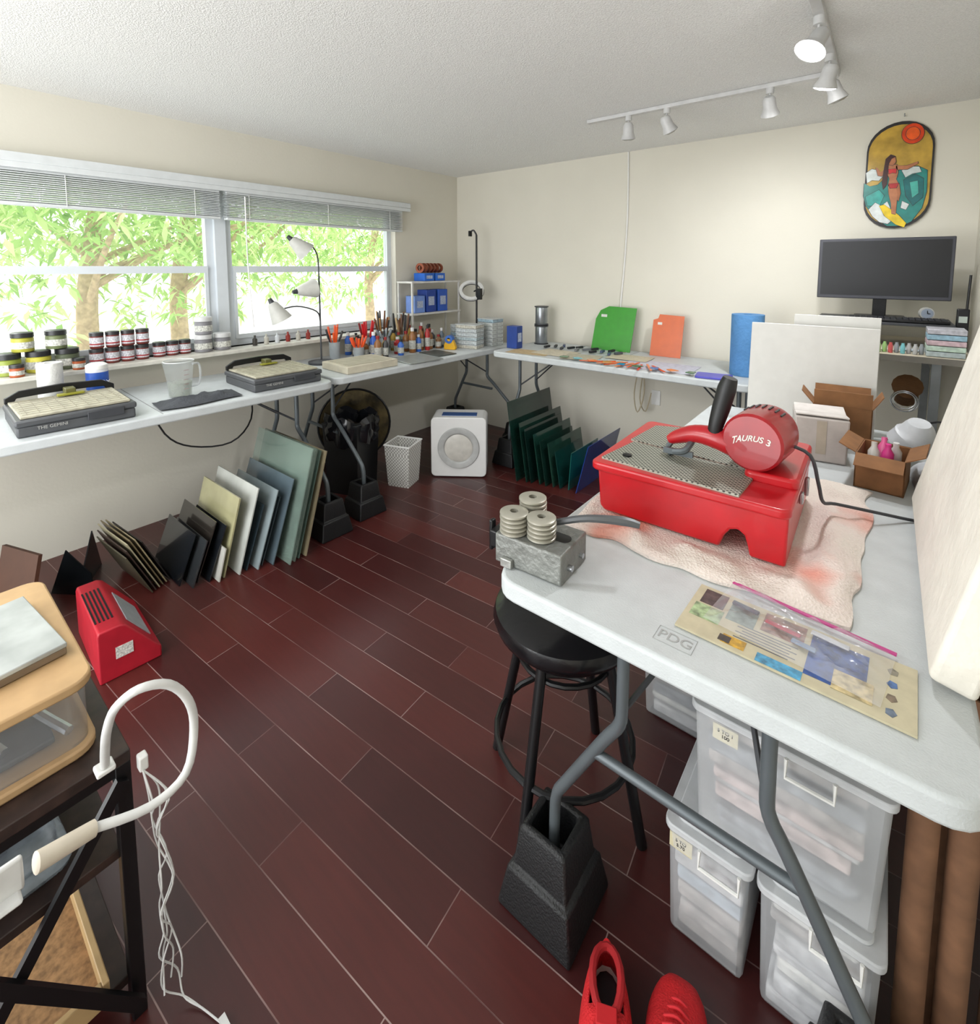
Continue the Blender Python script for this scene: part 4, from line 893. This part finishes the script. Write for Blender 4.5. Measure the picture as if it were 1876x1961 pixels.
blob('wave',[(1662,372),(1690,360),(1700,372),(1690,392),(1666,390)],.0172,'#2f9d94')
blob('wave',[(1738,345),(1760,335),(1776,345),(1774,380),(1755,395),(1742,375)],.0172,'#146668')
blob('wave',[(1750,350),(1765,348),(1766,372),(1754,380)],.0184,'#48ac9e')
blob('sea_foam',[(1664,325),(1676,318),(1690,322),(1698,334),(1690,342),(1676,340),(1666,345)],.0172,'#ccd4d1')
blob('sea_foam',[(1735,326),(1752,320),(1768,322),(1772,332),(1755,334),(1742,340)],.0172,'#ccd4d1')
blob('sea_foam',[(1668,398),(1682,385),(1694,392),(1706,384),(1712,398),(1704,410),(1716,420),(1706,428),(1690,424),(1676,412)],.0184,'#d0d5d3')
blob('sea_foam',[(1735,385),(1748,392),(1742,402),(1732,398)],.0184,'#d0d5d3')
blob('sun',[(1757+21*math.cos(i*pi/10),258+19*math.sin(i*pi/10)) for i in range(20)],.0172,'#d8400c')
blob('sun',[(1757+13*math.cos(i*pi/10),258+12*math.sin(i*pi/10)) for i in range(20)],.0184,'#e85a14')
blob('surfboard',[(1690,392),(1700,390),(1728,412),(1742,428),(1738,436),(1722,430),(1700,412)],.0196,'#e0c010')
skin='#b0704a'
blob('figure_leg',[(1708,350),(1722,352),(1726,372),(1724,392),(1722,410),(1714,408),(1713,388),(1709,370)],.0208,skin)
blob('figure_leg',[(1718,352),(1730,352),(1732,370),(1728,385),(1722,378)],.0206,'#a2643e')
blob('figure_torso',[(1708,314),(1726,314),(1728,330),(1724,342),(1730,354),(1708,354),(1711,340),(1706,328)],.0208,skin)
blob('figure_arm',[(1724,316),(1745,318),(1765,312),(1766,316),(1746,325),(1724,324)],.0208,skin)
blob('figure_arm',[(1708,316),(1694,326),(1688,318),(1684,316),(1688,332),(1696,334),(1710,324)],.0208,skin)
blob('figure_head',[(1709,300),(1716,297),(1723,300),(1724,309),(1718,315),(1711,313)],.0214,skin)
blob('figure_hair',[(1704,302),(1714,294),(1724,299),(1716,302),(1710,312),(1708,330),(1706,350),(1698,360),(1696,345),(1700,325)],.0222,'#3a1512')
blob('swimsuit',[(1709,322),(1725,322),(1724,331),(1717,329),(1710,331)],.0222,'#c02a2a')
blob('swimsuit',[(1709,350),(1729,350),(1724,359),(1712,359)],.0222,'#a82424')

# ---------------------------------------------------------------- track lights
TR=thing('track_light','white L shaped ceiling track with spot heads','track light',(0,0,0))
wm3=mat('#c6c6c6',.35)
part(TR,'track_rail',G().bx(-1.48,-.26,2.785,2.82,HC-.022,HC-.001),wm3,.002)
part(TR,'track_rail',G().bx(-.255,-.22,1.25,2.80,HC-.022,HC-.001),wm3,.002)
lit=mat('#ffffff',.3,emit=40)
def head(x,y,d,on=False,s=1,bulb=False):
    d=Vector(d).normalized(); a=Vector((x,y,HC-.095))
    h=part(TR,'spot_head',G().cyl((x,y,HC-.022),(x,y,HC-.05),.018,n=14).cyl((x,y,HC-.05),a,.005,n=8).tube([a-d*.035,a-d*.02,a+d*.02,a+d*.055],[.018,.028,.030,.042*s],20,sm=0),wm3)
    part(h,'bulb',G().tube([a+d*.0555,a+d*.058,a+d*.064],[.037*s,.036*s,.020*s],20,sm=0),lit if bulb else mat('#9a9a96',.2))
    if on:
        L=D.lights.new('spot','SPOT'); L.energy=on; L.spot_size=rad(150); L.spot_blend=1; L.shadow_soft_size=.05; L.color=(.97,.98,1)
        o=D.objects.new('spot_lamp',L); COL.objects.link(o); o.location=a+d*.085; o.rotation_euler=d.to_track_quat('-Z','Y').to_euler()
head(-1.22,2.80,(-.1,.25,-1)); head(-1.00,2.80,(.35,.5,-1)); head(-.50,2.80,(.0,.6,-.9),18); head(-.237,2.74,(.35,.3,-1))
head(-.237,2.52,(-.25,.30,-.9),50,1.1,True); head(-.237,2.12,(-.35,-.40,-.8),36,1.25,True); head(-.237,1.6,(0,.4,-1))

solo('wall_hook','small metal hook on the back wall','hook',G().tube([(0,0,0),(0,-.02,-.005),(0,-.02,.01)],.003,6),CHROME,(.02,3.735,2.41))
solo('outlet_plate','white electrical outlet plate on the back wall','outlet',G().box(0,0,0,.07,.006,.115),WHITE,(-1.35,3.736,.55),bevel=.003)

# ---------------------------------------------------------------- lights / world / camera
w=D.worlds.new('sky'); C.scene.world=w; w.use_nodes=True; nt=w.node_tree; bg=nt.nodes['Background']
tc=nt.nodes.new('ShaderNodeTexCoord'); sx=nt.nodes.new('ShaderNodeSeparateXYZ'); rp=nt.nodes.new('ShaderNodeValToRGB')
rp.color_ramp.elements[0].color=(.88,.90,.90,1); rp.color_ramp.elements[0].position=.45; rp.color_ramp.elements[1].color=(.90,.96,1,1); rp.color_ramp.elements[1].position=.8
nt.links.new(tc.outputs['Generated'],sx.inputs[0]); nt.links.new(sx.outputs[2],rp.inputs[0]); nt.links.new(rp.outputs[0],bg.inputs[0]); bg.inputs[1].default_value=2.5
def area(name,loc,dirn,sx_,sy_,e,col=(1,1,1)):
    L=D.lights.new(name,'AREA'); L.shape='RECTANGLE'; L.size=sx_; L.size_y=sy_; L.energy=e; L.color=col
    o=D.objects.new(name,L); COL.objects.link(o); o.location=loc; o.rotation_euler=Vector(dirn).to_track_quat('-Z','Y').to_euler()
area('added_fill_overhead',(-2.1,-.6,HC-.03),(-.1,.35,-1),1.6,.9,46,(.99,.99,1))  # added fill light behind the camera, no known ceiling fixture there
area('added_fill_rear',(-2.0,-1.25,1.0),(-.1,1,.3),2.2,1.6,52,(.97,.99,1))  # added soft fill from the open rear side, no doorway is modelled
sn=D.lights.new('sun','SUN'); sn.energy=3; sn.angle=rad(30); so=D.objects.new('sun',sn); COL.objects.link(so); so.rotation_euler=Vector((.85,.25,-.6)).to_track_quat('-Z','Y').to_euler()

cd=D.cameras.new('camera'); cam=D.objects.new('camera',cd); COL.objects.link(cam); C.scene.camera=cam
cd.sensor_fit='VERTICAL'; cd.sensor_height=36; cd.lens=950/1961*36; cd.shift_y=-(980.5-596)/1961; cd.clip_start=.02
cam.location=(0,0,1.56); cam.rotation_euler=(pi/2-.09,0,rad(38.7))
C.scene.view_settings.view_transform='Standard'; C.scene.view_settings.look='None'; C.scene.view_settings.exposure=.02
